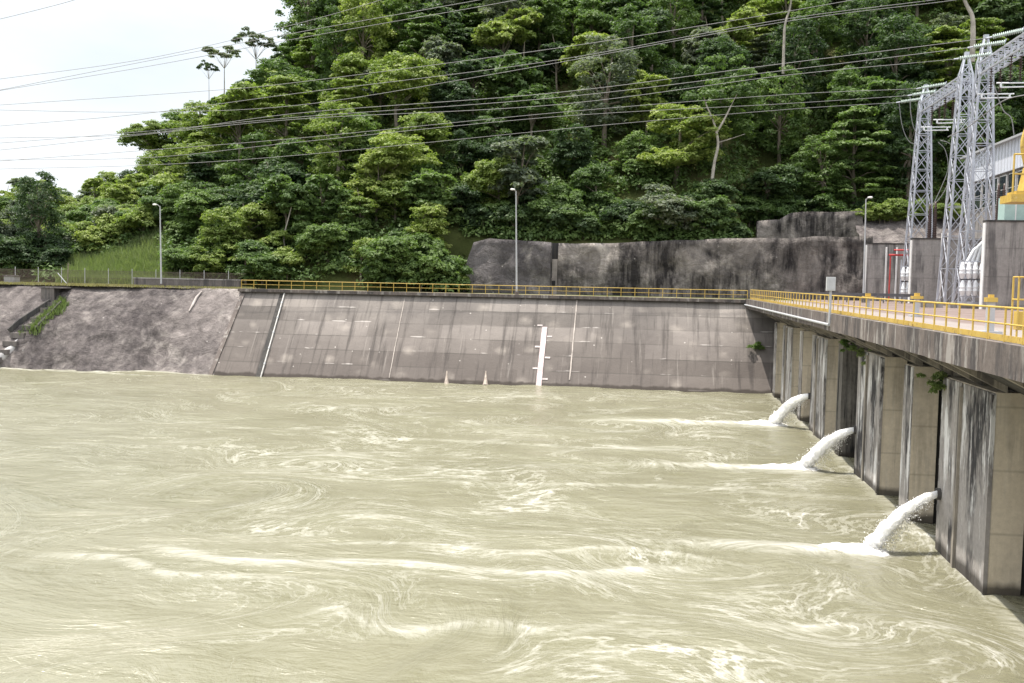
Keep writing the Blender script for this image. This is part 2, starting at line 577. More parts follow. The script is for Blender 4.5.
LEAF = {
    'dark': mat_leaf('dark_green_leaves', (0.046, 0.080, 0.037), (0.074, 0.123, 0.052), (0.118, 0.176, 0.068)),
    'mid': mat_leaf('mid_green_leaves', (0.080, 0.134, 0.046), (0.124, 0.195, 0.062), (0.186, 0.267, 0.085)),
    'light': mat_leaf('light_green_leaves', (0.151, 0.214, 0.057), (0.221, 0.291, 0.075), (0.319, 0.375, 0.112)),
    'grey': mat_leaf('grey_green_leaves', (0.106, 0.138, 0.094), (0.169, 0.202, 0.140), (0.265, 0.291, 0.216)),
    'dry': mat_leaf('dry_grass', (0.20, 0.19, 0.09), (0.28, 0.25, 0.13), (0.34, 0.31, 0.19)),
    'grass': mat_leaf('grass_blades', (0.15, 0.20, 0.075), (0.21, 0.27, 0.11), (0.28, 0.32, 0.16)),
}


def mat_water():
    n = N('muddy_water', 0.16, 0.5)
    w = n.wpos()
    fl = n.attr('flow')
    fm = n.node('ShaderNodeAttribute'); fm.attribute_name = 'foam'
    base = n.ramp(n.noise(n.vscale(fl, (0.7, 1.3, 1)), 0.07, 5, 0.6), [(0.3, (0.172, 0.166, 0.104)), (0.7, (0.223, 0.216, 0.147))])
    base = n.mix(n.ramp(n.noise(n.vscale(fl, (0.5, 1.6, 1)), 0.35, 6, 0.65), [(0.45, 0.0), (0.8, 0.38)]), base, (0.27, 0.263, 0.195))
    # foam filaments drawn out by the eddies
    def fil(scale, detail, width, seed):
        q = n.noise(n.vscale(n.pos_shift(fl, seed), (0.5, 1.25, 1)), scale, detail, 0.58)
        r = n.math('ABSOLUTE', n.math('SUBTRACT', q, 0.5))
        return n.ramp(r, [(0.0, 1.0), (width * 0.35, 0.55), (width, 0.0)])
    f1 = fil(0.20, 7, 0.015, 0.0)
    f2 = fil(0.42, 7, 0.019, 37.0)
    f3 = fil(1.0, 5, 0.045, 71.0)
    m1 = n.ramp(n.noise(n.pos_shift(fl, 11.0), 0.09, 4, 0.6), [(0.51, 0.0), (0.68, 1.0)])
    m2 = n.ramp(n.noise(n.pos_shift(fl, 53.0), 0.13, 4, 0.6), [(0.47, 0.0), (0.64, 1.0)])
    a = n.math('ADD', n.math('MULTIPLY', f1, m1), n.math('MULTIPLY', n.math('MULTIPLY', f2, m2), 0.8))
    a = n.math('ADD', a, n.math('MULTIPLY', n.math('MULTIPLY', f3, n.math('MAXIMUM', m1, m2)), 0.45))
    a = n.math('MULTIPLY', a, n.sep(fm.outputs['Vector'])[0])
    # dense foam near the jets and along shear lines
    lump = n.ramp(n.noise(n.vscale(fl, (1, 1.6, 1)), 0.9, 6, 0.7), [(0.36, 0.0), (0.6, 1.0)])
    a = n.math('ADD', a, n.math('MULTIPLY', n.sep(fm.outputs['Vector'])[1], lump))
    fine = n.ramp(n.noise(w, 3.5, 5, 0.75), [(0.3, 0.5), (0.6, 1.0)])
    a = n.math('MULTIPLY', a, fine, True)
    base = n.mix(n.math('MULTIPLY', a, 0.52), base, (0.74, 0.735, 0.71))
    n.color(base)
    n.link(n.ramp(a, [(0.0, 0.2), (0.6, 0.8)]), n.b.inputs['Roughness'])
    h = n.math('ADD', n.noise(n.vscale(w, (0.5, 1.3, 1)), 0.55, 6, 0.6, 0.5), n.math('MULTIPLY', n.noise(fl, 1.7, 5, 0.6), 0.35))
    h = n.math('ADD', h, n.math('MULTIPLY', a, 0.12))
    n.bump(h, 0.75, 0.35)
    return n.m


def _shift(n, vec, s):
    mpn = n.node('ShaderNodeMapping')
    mpn.inputs['Location'].default_value = (s, s * 0.7, s * 0.3)
    n.link(vec, mpn.inputs['Vector'])
    return mpn.outputs[0]


N.pos_shift = _shift
M['water'] = mat_water()
jn = N('white_water', 0.5, 0.4)
jn.color(jn.ramp(jn.noise(jn.wpos(), 2.5, 6, 0.7), [(0.3, (0.93, 0.92, 0.88)), (0.6, (0.97, 0.97, 0.95))]))
jn.b.inputs['Roughness'].default_value = 0.9
jn.b.inputs['Specular IOR Level'].default_value = 0.15
jn.b.inputs['Subsurface Weight'].default_value = 1.0
jn.b.inputs['Subsurface Radius'].default_value = (1.0, 1.0, 0.95)
jn.b.inputs['Subsurface Scale'].default_value = 0.35
jn.bump(jn.noise(jn.wpos(), 4.0, 6, 0.7), 0.8, 0.15)
M['jet'] = jn.m

# ------------------------------------------------------------------ main dimensions
DE, DP = 11.0, 13.0            # deck edge and pier faces, metres to the right of the camera
ZD = CAM_H - 1.80              # deck level
WT_Y, WB_Y, WT_Z = 119.0, 111.3, 9.75   # embankment wall: top line, toe line, top level
WALL_X0 = at_y(241, 292, WT_Y).x
BERM = 9.95
YF0 = 10.0                     # near end of the dam that is built

# ------------------------------------------------------------------ terrain
ZC_X = [-400, -220, -160, -137, -116, -106, -91, -84, -74, -53, 90, 400]
ZC_Z = [12, 13, 15, 18, 23, 28, 31, 40, 58, 74, 77, 77]


def smooth(a, b, t):
    t = min(1, max(0, (t - a) / (b - a)))
    return t * t * (3 - 2 * t)


def hill_z(X, Y):
    zc = float(np.interp(X, ZC_X, ZC_Z))
    k = smooth(-31, -24, X)                       # 1 behind the retaining walls
    k2 = smooth(9, 15, X)
    y0 = 131 + 11.0 * k + 12.0 * k2
    z0 = BERM + 7.3 * k
    if Y <= y0: t = 0.0
    else: t = (Y - y0) / (212 - y0)
    z = z0 + (zc - z0) * min(t, 1.0)
    if k > 0 and Y < 142.0:
        z = BERM + (z0 - BERM) * smooth(141.2, 142.0, Y)
    if t > 1.0:
        z += (Y - 212) * (0.45 if X > -70 else 0.02)
    z += 1.1 * noise.noise((X * 0.06, Y * 0.06, 3.1)) * min(1, max(0, (Y - y0) / 12))
    return z


xs = np.concatenate([np.linspace(-700, -190, 18)[:-1], np.arange(-190, 110, 2.0), np.linspace(110, 500, 14)])
ys = np.concatenate([[119.6, 125, 130], np.arange(131, 140, 1.5), np.arange(140.4, 143, 0.4), np.arange(143, 260, 2.5), np.linspace(262, 900, 14)])
V = [(x, y, hill_z(x, y) if y < 260 else hill_z(x, 260) - (y - 260) * 0.05) for y in ys for x in xs]
hill = link('hill', np_mesh('hill', V, grid_faces(len(xs), len(ys))), M['soil'])
tag(hill, 'steep wooded hillside rising behind the concrete walls', 'hill', kind='structure')

b = MB(); b.add([(-4000, -3000, -3), (4000, -3000, -3), (4000, 5000, -3), (-4000, 5000, -3)], [(0, 1, 2, 3)])
tag(b.build('ground', M['soil']), 'low ground spreading out to the horizon', 'ground', kind='structure')

# level berm behind the embankment wall, a sheet just above the hill sheet
xs = np.arange(-190, 31.1, 2.6); ys = np.linspace(119.7, 130.8, 6)
V = [(x, y, BERM + 0.03 + 0.05 * noise.noise((x * 0.3, y * 0.3, 0))) for y in ys for x in xs]
tag(link('verge', np_mesh('verge', V, grid_faces(len(xs), len(ys))), M['verge']), 'dry grassy verge along the top of the embankment', 'verge', kind='structure')

# yard beside the dam
b = MB(); b.box(18.0, 90, YF0, 141.3, ZD - 0.6, ZD)
tag(b.build('yard', M['deck']), 'paved switchyard floor behind the yellow railing', 'yard', kind='structure')

# ------------------------------------------------------------------ water
JETS = [  # outlet pixel, landing pixel
    ((939, 494), (868, 552)),
    ((855, 430), (801, 470)),
    ((809.5, 396), (773, 425)),
]
JET3D = [(at_x(a[0], a[1], DP - 0.05), at_z(c[0], c[1], 0.0)) for a, c in JETS]

xs = np.concatenate([[-700, -420, -260, -180], np.arange(-140, 18.01, 0.34)])
ys = np.concatenate([[-300, -120, -40, 0, 15], np.arange(22, 112.6, 0.30)])
XX, YY = np.meshgrid(xs, ys)
vort = []
for i in range(420):
    vx, vy = rng.uniform(-130, 16), rng.uniform(18, 116)
    r = rng.uniform(0.9, 3.2) if rng.random() < 0.85 else rng.uniform(3, 6)
    vort.append((vx, vy, r, rng.choice([-1, 1]) * rng.uniform(0.35, 1.0)))
vort = np.array(vort)


def vel(px, py):
    ux = -0.45 - 0.35 * np.sin(py * 0.13 + 1.0)
    uy = 0.10 * np.sin(px * 0.08)
    for (vx, vy, r, s) in vort:
        dx, dy = px - vx, py - vy
        g = s * np.exp(-(dx * dx + dy * dy) / (2 * r * r))
        ux = ux - g * dy / r * 1.5
        uy = uy + g * dx / r * 1.5
    return ux, uy


bx, by = XX.copy(), YY.copy()
core = (slice(5, None), slice(4, None))
cx_, cy_ = bx[core].copy(), by[core].copy()
for k in range(7):
    ux, uy = vel(cx_, cy_)
    ax, ay = cx_ - 0.5 * 0.55 * ux, cy_ - 0.5 * 0.55 * uy
    ux, uy = vel(ax, ay)
    cx_ -= 0.55 * ux; cy_ -= 0.55 * uy
bx[core], by[core] = cx_, cy_
# foam amounts: R = filament strength, G = dense foam
ang = np.arctan2(XX, np.maximum(YY, 1))                       # left of the picture is calmer
fr = 0.22 + 0.78 * np.clip((XX / np.maximum(YY, 8) + 0.62) / 0.35, 0, 1)
fr *= np.clip((112 - YY) / 14, 0.45, 1)
fg = np.zeros_like(XX)
for (a, c), spread in zip(JET3D, (1.0, 1.15, 1.35)):
    dx, dy = XX - c.x, YY - c.y
    # plume drifts to the left of each splash
    L_ = np.where(dx < 0, 6.5, 0.9) * spread
    fg += 1.9 * np.exp(-(dx / L_) ** 2 - ((dy - 0.05 * dx * np.sin(dx * 0.5)) / (0.9 * spread)) ** 2)
    fr += 0.5 * np.exp(-((dx + 5) / 12) ** 2 - (dy / 5) ** 2)
# breaking shear lines
for (yc, amp, wv, ph, wd, x0, x1, st) in ((40.2, 1.2, 0.16, 0.5, 0.45, -22, 3, 0.85), (42.6, 0.8, 0.2, 2.0, 0.3, -16, 6, 0.5), (57, 1.2, 0.11, 1.0, 0.5, -12, 12, 0.4),
                                         (37.5, 1.0, 0.3, 3.0, 0.35, -26, -13, 0.7), (72, 1.4, 0.1, 0, 0.5, -25, 6, 0.3), (84, 1.2, 0.12, 1.7, 0.5, -8, 12, 0.4), (33.5, 0.8, .35, 1, .4, -12, 0, .5),
                                         (34.6, 0.9, .3, 0.2, .35, 2, 9, .5), (110.6, 0.5, .2, .3, .5, -90, -50, 0.9), (108.8, 0.5, .15, .3, .35, -78, -55, 0.6)):
    yl = yc + amp * np.sin(XX * wv + ph) + 0.5 * np.sin(XX * wv * 3.1 + ph)
    e = np.clip((XX - x0) / 3, 0, 1) * np.clip((x1 - XX) / 3, 0, 1)
    fg += st * e * np.exp(-((YY - yl) / wd) ** 2)
fg += 0.45 * np.clip((XX - 12.35) / 0.6, 0, 1) * (XX < 13.6)
# small real relief
ZZ = 0.05 * np.sin(bx * 0.55 + 0.6 * np.sin(by * 0.4)) * np.cos(by * 0.8) + 0.03 * np.sin(bx * 1.3 + by * 1.9) + 0.05 * np.sin(XX * 0.25 + YY * 0.6)
ZZ += 0.10 * np.clip(fg, 0, 1.2)
ZZ[:5] = 0; ZZ[:, :4] = 0
me = np_mesh('water', np.stack([XX, YY, ZZ], -1).reshape(-1, 3), grid_faces(len(xs), len(ys)))
a_ = me.attributes.new('flow', 'FLOAT_VECTOR', 'POINT')
a_.data.foreach_set('vector', np.stack([bx, by, np.zeros_like(bx)], -1).astype(np.float32).ravel())
a_ = me.attributes.new('foam', 'FLOAT_VECTOR', 'POINT')
a_.data.foreach_set('vector', np.stack([fr, np.clip(fg, 0, 1.5), np.zeros_like(bx)], -1).astype(np.float32).ravel())
water = link('water', me, M['water'])
tag(water, 'churning muddy green-brown river water below the dam', 'water', kind='structure')

# ------------------------------------------------------------------ embankment wall
EW = thing('embankment_wall', 'long sloping concrete river wall in stained horizontal pours below yellow railing', 'wall', (0, WB_Y, 0))
SLX = math.hypot(WT_Y - WB_Y, WT_Z)


def slope_pt(X, s, off=0.0):
    """point on the wall face, s metres up the slope from the waterline, off metres proud"""
    t = s / SLX
    nrm = Vector((0, -WT_Z, WT_Y - WB_Y)).normalized()
    return Vector((X, WB_Y + (WT_Y - WB_Y) * t, WT_Z * t)) + nrm * off


def slope_at_px(px, py, off=0.0):
    d = ray(px, py)
    nrm = Vector((0, -WT_Z, WT_Y - WB_Y)).normalized()
    p0 = slope_pt(0, 0, off)
    o = Vector((0, 0, CAM_H))
    return o + d * ((p0 - o).dot(nrm) / d.dot(nrm))


xs = np.arange(WALL_X0, 18.01, 0.75); ss = np.linspace(-2.0, SLX, 20)
V, UV = [], []
for s_ in ss:
    for x in xs:
        p = slope_pt(x, s_, 0.05 * noise.noise((x * 0.2, s_ * 0.3, 5)) + 0.02 * noise.noise((x, s_, 9)))
        V.append((p.x, p.y - WB_Y, p.z)); UV.append((x + 60, s_, 0))
me = np_mesh('wall_face', V, grid_faces(len(xs), len(ss)))
me.attributes.new('slope_uv', 'FLOAT_VECTOR', 'POINT').data.foreach_set('vector', np.array(UV, dtype=np.float32).ravel())
o = link('wall_face', me, M['embank'], EW); ORG[o.name] = ORG[EW.name]
b = MB(); b.box(WALL_X0 - 0.2, DE + 0.4, WT_Y - 0.55, WT_Y + 0.75, WT_Z - 0.02, WT_Z + 0.34)
b.build('coping', M['fascia'], EW)
# movement joints: slim pale mortar strips
for (pa, pb) in (((577, 300), (569.5, 380)), ((404.6, 299), (389, 378))):
    p, q = slope_at_px(*pa, 0.03), slope_at_px(*pb, 0.03)
    b = MB(); n_ = 14
    pts = [p.lerp(q, i / n_) + Vector((0.05 * noise.noise((i * 1.3, p.x, 0)), 0, 0)) for i in range(n_ + 1)]
    for i in range(n_):
        b.bar(pts[i], pts[i + 1], 0.14 if pa[0] > 500 else 0.09, 0.05, up=(0, -1, 0.7))
    b.build('joint_strip', plain('joint_mortar', (0.38, 0.34, 0.31), 0.9, var=0.4, scale=0.9), EW)
# edge strip at the left end
b = MB(); b.bar(slope_at_px(243, 294, 0.06), slope_at_px(209, 378, 0.06), 0.5, 0.16, up=(0, -1, 0.7)); b.build('edge_strip', M['fascia'], EW)
# drain pipe on the slope with its dark channel
b = MB(); b.bar(slope_at_px(282, 294, 0.03), slope_at_px(257.5, 378, 0.03), 0.55, 0.05, up=(0, -1, 0.7)); ch = b.build('drain_channel', M['darkconc'], EW)
b = MB(); p, q = slope_at_px(284.5, 293, 0.2), slope_at_px(260.5, 378, 0.2); b.tube([p + Vector((0, 0.5, 0.2)), p, q], 0.085, 8)
dp = b.build('drain_pipe', plain('pipe_paint', (0.5, 0.49, 0.47), 0.6, var=0.2), EW)
for t in (0.12, 0.3, 0.48, 0.66, 0.84):
    c_ = p.lerp(q, t); d_ = (q - p).normalized()
    b = MB(); b.tube([c_ - d_ * 0.12, c_ + d_ * 0.10], 0.12, 8); b.build('pipe_collar', M['grey'], dp)
# staff gauge
b = MB(); b.bar(slope_at_px(544.7, 327, 0.06), slope_at_px(538.5, 386, 0.06), 0.62, 0.10, up=(0, -1, 0.7))
sg = b.build('staff_gauge', plain('gauge_paint', (0.56, 0.46, 0.46), 0.85, var=0.28, scale=1.3), EW)
for (gx, gy, side) in ((540, 325.4, -1), (549.5, 336.5, 1), (537.5, 346.7, -1), (547.5, 357.6, 1), (535.3, 368.3, -1), (545, 379, 1)):
    p = slope_at_px(gx, gy, 0.05)
    b = MB(); b.bar(p - Vector((0.3, 0, 0)), p + Vector((0.3, 0, 0)), 0.22, 0.04, up=(0, -1, 0.7)); b.build('gauge_plate', plain('plate_paint', (0.52, 0.46, 0.45), 0.8, var=0.3, scale=2), sg)
# two seepage spouts with mineral cones at the toe
for gx in (447, 486):
    p = slope_at_px(gx, 371, 0.0); q = slope_at_px(gx - 0.6, 386, 0.0)
    b = MB(); b.lathe(p, q - p, [(0, 0.05), ((q - p).length * 0.5, 0.16), ((q - p).length, 0.34)], 10)
    b.build('mineral_cone', plain('mineral_crust', (0.34, 0.29, 0.25), 0.9, var=0.4, scale=2), EW)

# ------------------------------------------------------------------ left shotcrete bank
xl0, xl1 = -200.0, WALL_X0 + 0.15
xs = np.concatenate([np.linspace(xl0, -100, 40)[:-1], np.arange(-100, xl1, 0.5), [xl1]]); ss = np.concatenate([np.linspace(-0.12, 1.0, 36), [1.05, 1.12, 1.2]])


def bank_pt(X, t):
    k = smooth(0, 10, WALL_X0 - X)
    toe = WB_Y - 0.6 * k + 1.6 * noise.noise((X * 0.05, 0.3, 1)) * k
    bul = 2.2 * k * (1.7 * noise.noise((X * 0.10, t * 1.6, 2.0)) + 0.9 * noise.noise((X * 0.28, t * 4.0, 6.0)) + 0.3 * noise.noise((X * 0.9, t * 9, 8.0)))
    prof = t + 0.10 * k * math.sin(math.pi * max(0, t))
    y = toe + (WT_Y + 0.9 * k - toe) * t + bul * 0.55 * (1 - 0.6 * max(0, t - 0.7) / 0.3)
    z = WT_Z * prof + bul * 0.35 * math.sin(math.pi * min(1, max(0, t)))
    return Vector((X, y, min(z, BERM + 0.07)))


V = [tuple(bank_pt(x, t)) for t in ss for x in xs]
bank = link('rock_bank', np_mesh('rock_bank', V, grid_faces(len(xs), len(ss))), M['shot'])
tag(bank, 'bulging grey-purple sprayed concrete river bank left of the wall', 'bank', kind='structure')


def bank_at_px(px, py):
    best = None
    for i in range(200):
        t = i / 199
        X = (at_y(px, py, WB_Y + (WT_Y - WB_Y) * t)).x
        p = bank_pt(X, t)
        e = abs(proj(p)[1] - py)
        if best is None or e < best[0]: best = (e, p)
    return best[1]


# pale scar lines and pale patch on the bank, as thin mortar ridges
def ridge(name, pxs, w, mat, parent):
    pts = [bank_at_px(*p) + Vector((0, -0.10, 0.10)) for p in pxs]
    b = MB(); b.tube(pts, [w * 0.5] + [w] * (len(pts) - 2) + [w * 0.5], 6)
    return b.build(name, mat, parent)


mort = plain('pale_mortar', (0.40, 0.36, 0.34), 0.95, var=0.35, scale=0.7)
RP = thing('mortar_ridge', 'pale curved mortar ridge down the top right of the sprayed bank', 'mortar ridge', bank_at_px(200, 296))
ridge('ridge_line', [(201, 292), (196, 298), (193, 305), (190, 312)], 0.16, mort, RP)

# stepped drain chute with grass
CH = thing('drain_chute', 'broken stepped concrete drain chute cutting down the left bank', 'drain chute', bank_at_px(46, 292))
b = MB()
p = bank_at_px(47, 296)
b.box(p.x - 0.9, p.x + 0.9, p.y - 0.5, p.y + 1.8, p.z - 1.3, p.z + 1.0)
b.box(p.x - 1.1, p.x + 2.2, p.y - 0.6, p.y + 1.9, p.z + 1.0, p.z + 1.16)
b.build('head_box', M['low'], CH)
b = MB()
for pa, pb in (((46, 303), (22, 322)), ((58, 304), (38, 330)), ((22, 322), (12, 332))):
    b.bar(bank_at_px(*pa) + Vector((0, -0.2, 0.2)), bank_at_px(*pb) + Vector((0, -0.2, 0.15)), 0.35, 0.6)
b.build('kerb', M['darkconc'], CH)
b = MB()
for i, (sx, sy) in enumerate(((52, 303), (46, 309), (38, 318), (30, 326), (22, 334), (15, 342), (8, 350), (1, 358))):
    p = bank_at_px(sx, sy)
    b.box(p.x - 0.9, p.x + 0.9, p.y - 0.6, p.y + 0.9, p.z - 0.5, p.z + 0.12)
b.build('step', M['low'], CH)
b = MB()
p = [bank_at_px(*q) + Vector((0, -0.12, 0.12)) for q in ((22, 338), (15, 347), (7, 355), (-4, 363))]
p = [q_ + Vector((0, 0.3, -0.3)) for q_ in p]; b.tube(p, [0.25, 0.5, 0.6, 0.65], 10)
b.build('apron', plain('white_apron', (0.42, 0.41, 0.41), 0.8, var=0.4, scale=0.8), CH)

# ------------------------------------------------------------------ dark retaining walls behind the berm
def shot_wall(name, label, x0, x1, y, ztop, seed, mat, lean=0.6, left_cut=0.0, top_var=0.25):
    nx, nz_ = int((x1 - x0) / 0.8) + 2, 12
    V = []
    top = []
    for j in range(nz_ + 3):
        for i in range(nx):
            x = x0 + (x1 - x0) * i / (nx - 1)
            zt = ztop(x) + top_var * noise.noise((x * 0.25, seed, 0))
            t = min(1.0, j / nz_)
            bulge = 0.8 * noise.noise((x * 0.22, t * 2.2, seed)) + 0.4 * noise.noise((x * 0.6, t * 5, seed + 3))
            if j <= nz_:
                xx = x + left_cut * t * max(0, 1 - (x - x0) / 8.0)
                V.append((xx, y + lean * t + bulge * 0.7, BERM - 0.3 + (zt - BERM + 0.3) * t))
            else:
                V.append((x + left_cut * max(0, 1 - (x - x0) / 8.0), y + lean + 0.7 * (j - nz_), zt - 0.05 * (j - nz_)))
    F_ = grid_faces(nx, nz_ + 3).tolist()
    m = MB(); m.v = V; m.f = [tuple(f) for f in F_]; m.sm = [True] * len(F_)
    # close the ends
    for col in (0, nx - 1):
        ring = [V[j * nx + col] for j in range(nz_ + 3)] + [(V[(nz_ + 2) * nx + col][0], V[(nz_ + 2) * nx + col][1], BERM - 0.3)]
        m.add(ring, [tuple(range(len(ring))) if col == 0 else tuple(reversed(range(len(ring))))])
    o = m.build(name, mat, None, ((x0 + x1) / 2, y, BERM))
    return tag(o, label, 'wall')


def zpx(px, py, Y): return at_y(px, py, Y).z


xa, xb = at_y(456, 290, 137).x, at_y(549.5, 290, 137).x
za, zb = zpx(480, 238, 137.6), zpx(547, 242, 137.6)
shot_wall('retaining_wall', 'short smooth charcoal sprayed concrete wall behind the middle lamp post', xa, xb, 137.0,
          lambda x: float(np.interp(x, [xa, xa + 3, xb], [za - 0.6, za, zb])), 1.0, M['shotplain'], 0.9, 2.2)
xa2, xb2 = at_y(557, 290, 139.5).x, at_y(872, 290, 139.5).x
shot_wall('retaining_wall', 'long blackened patchy concrete wall at the foot of the forest, right of the gap', xa2, xb2, 139.5,
          lambda x: float(np.interp(x, [xa2, xa2 + 8, xa2 + 20, xb2], [zpx(560, 243.5, 140.2), zpx(620, 243, 140.2), zpx(700, 239, 140.2), zpx(860, 236, 140.2)])), 4.0, M['shotdark'], 0.7)
# recess between the two
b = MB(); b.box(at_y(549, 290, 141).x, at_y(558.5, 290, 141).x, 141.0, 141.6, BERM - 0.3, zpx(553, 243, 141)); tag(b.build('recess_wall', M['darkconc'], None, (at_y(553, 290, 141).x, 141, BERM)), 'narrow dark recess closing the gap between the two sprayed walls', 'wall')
p = at_y(553.6, 290, 139.4)
CB = thing('drain_hood', 'small pale concrete drain block in the gap between dark walls', 'concrete block', (p.x, p.y, BERM))
b = MB(); b.box(p.x - 0.42, p.x + 0.42, p.y, p.y + 1.2, BERM, BERM + 2.3); b.box(p.x - 0.3, p.x + 0.42, p.y + 0.2, p.y + 1.2, BERM + 2.3, BERM + 4.9)
b.build('block', mort, CB)
b = MB(); b.box(p.x - 0.26, p.x + 0.22, p.y - 0.06, p.y - 0.003, BERM + 1.2, BERM + 1.9); b.build('opening', M['black'], CB)
# upper tier
xa3, xb3 = at_y(757, 225, 150).x, at_y(862, 225, 150).x
BERM_SAVE = BERM
shot_wall('upper_wall', 'upper grey stepped wall above the right end of the dark wall', xa3, xb3, 149.0,
          lambda x: float(np.interp(x, [xa3, xa3 + 3.5, xa3 + 4.2, xb3], [zpx(757, 221, 150), zpx(800, 219, 150), zpx(800, 213, 150), zpx(862, 211, 150)])), 9.0, M['shotdark'], 0.8, top_var=0.2)
# rubble slope right of it
xs = np.linspace(xb3 - 1, 60, 30); ts = np.linspace(0, 1, 12)
V = [(x, 143.0 + 10 * t, 16.6 + (6.3) * t + 0.7 * noise.noise((x * 0.4, t * 6, 1)) + 0.4 * noise.noise((x, t * 14, 4))) for t in ts for x in xs]
tag(link('rubble_slope', np_mesh('rubble_slope', V, grid_faces(len(xs), len(ts))), M['shot']), 'pale broken rock slope between upper wall and switchyard', 'slope', kind='structure')

# low wall and fence on the left berm
xa4, xb4 = at_y(134, 285, 121.5).x, at_y(240, 285, 121.5).x
LW = thing('low_wall', 'low dark parapet wall running up to the end of yellow railing', 'wall', ((xa4 + xb4) / 2, 121.5, BERM))
b = MB(); b.box(xa4, xb4, 121.4, 121.75, BERM - 0.2, zpx(200, 279.8, 121.5)); b.build('wall_body', M['low'], LW)
b = MB(); b.box(xa4 - 0.05, xb4 + 0.05, 121.33, 121.82, zpx(200, 279.8, 121.5), zpx(200, 279.8, 121.5) + 0.14); b.build('coping', M['blast'], LW)

FN = thing('chain_link_fence', 'rusty chain-link fence with thin posts along the left berm', 'fence', (at_y(40, 280, 126).x, 126, BERM))
fx0, fx1 = -110.0, at_y(246, 280, 126).x
nmesh = N('chain_link', 0.7, 0.3)
nmesh.color((0.16, 0.13, 0.11))
k = 0
x = fx0
top = BERM + 2.0
while x < fx1:
    b = MB(); b.tube([(x, 126, BERM - 0.2), (x, 126, top + 0.35)], 0.05, 6); b.build('post', M['grey'], FN)
    x += 3.4
b = MB()
x = fx0
while x < fx1 - 2:
    b.bar((x, 126.0, BERM + 0.1), (x + 2.0, 126.0, top), 0.016)
    b.bar((x + 2.0, 126.02, BERM + 0.1), (x, 126.02, top), 0.016)
    x += 0.16
for z in (BERM + 0.1, BERM + 1.0, top): b.bar((fx0, 126.04, z), (fx1, 126.04, z), 0.035)
b.build('mesh_panel', nmesh.m, FN)

p = at_y(11, 280, 122); 
UB = thing('utility_box', 'small grey concrete box on the berm at the far left', 'utility box', (p.x, 122, BERM))
b = MB(); b.box(p.x - 0.75, p.x + 0.75, 121.6, 122.8, BERM - 0.1, BERM + 1.05); b.build('box_body', M['blast'], UB)
b = MB(); b.box(p.x - 0.85, p.x + 0.85, 121.5, 122.9, BERM + 1.05, BERM + 1.2); b.build('box_lid', M['fascia'], UB)

p = at_y(54, 280, 121)
SP = thing('sign_post', 'leaning weathered timber post on the berm beside the drain chute', 'post', (p.x, 121, BERM))
b = MB(); b.tube([(p.x + 1.9, 121, BERM - 0.2), (p.x + 1.95, 121.1, BERM + 2.9)], 0.07, 6); b.build('post', M['bark'], SP)
b = MB(); b.tube([(p.x + 1.9, 121, BERM + 0.1), (p.x + 0.4, 121.2, BERM + 1.6)], 0.06, 6); b.build('brace', M['grey'], SP)

# ------------------------------------------------------------------ the dam with its piers
DAM = thing('dam', 'concrete dam front with overhanging deck on a row of streaked piers', 'dam', (DP, 60, 0))
Y_END = 119.4
b = MB()
b.box(DE, 17.996, YF0, Y_END, ZD - 0.55, ZD)
b.build('deck_slab', M['deck'], DAM)
# fascia panels
ZF = CAM_H - 0.245 * DE
fy = YF0
k = 0
while fy < Y_END - 0.1:
    y1 = min(fy + 6.2, Y_END)
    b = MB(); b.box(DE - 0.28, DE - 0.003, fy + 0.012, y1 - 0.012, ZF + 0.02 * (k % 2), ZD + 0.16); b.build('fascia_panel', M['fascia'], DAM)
    fy = y1; k += 1
b = MB(); b.box(DE + 0.003, DE + 0.45, YF0, Y_END, ZD + 0.003, ZD + 0.14); b.build('kerb', M['low'], DAM)
# soffit: back wall, inclined slab and corbels
ZP = CAM_H - 0.300 * DP                    # pier tops
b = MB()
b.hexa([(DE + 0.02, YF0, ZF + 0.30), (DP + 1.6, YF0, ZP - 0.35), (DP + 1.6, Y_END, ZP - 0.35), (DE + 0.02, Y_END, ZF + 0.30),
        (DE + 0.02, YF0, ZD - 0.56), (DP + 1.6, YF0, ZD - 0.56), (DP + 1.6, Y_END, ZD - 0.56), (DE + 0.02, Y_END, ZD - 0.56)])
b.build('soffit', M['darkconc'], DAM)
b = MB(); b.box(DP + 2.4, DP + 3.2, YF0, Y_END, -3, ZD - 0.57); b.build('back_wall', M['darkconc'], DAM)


def corbel(y, w=0.42):
    m = MB()
    m.hexa([(DE - 0.02, y, ZF + 0.02), (DP + 0.45, y, ZP - 0.02), (DP + 0.45, y + w, ZP - 0.02), (DE - 0.02, y + w, ZF + 0.02),
            (DE - 0.02, y, ZF + 0.45), (DP + 0.45, y, ZP + 0.6), (DP + 0.45, y + w, ZP + 0.6), (DE - 0.02, y + w, ZF + 0.45)])
    return m.build('corbel', M['corbel'], DAM)


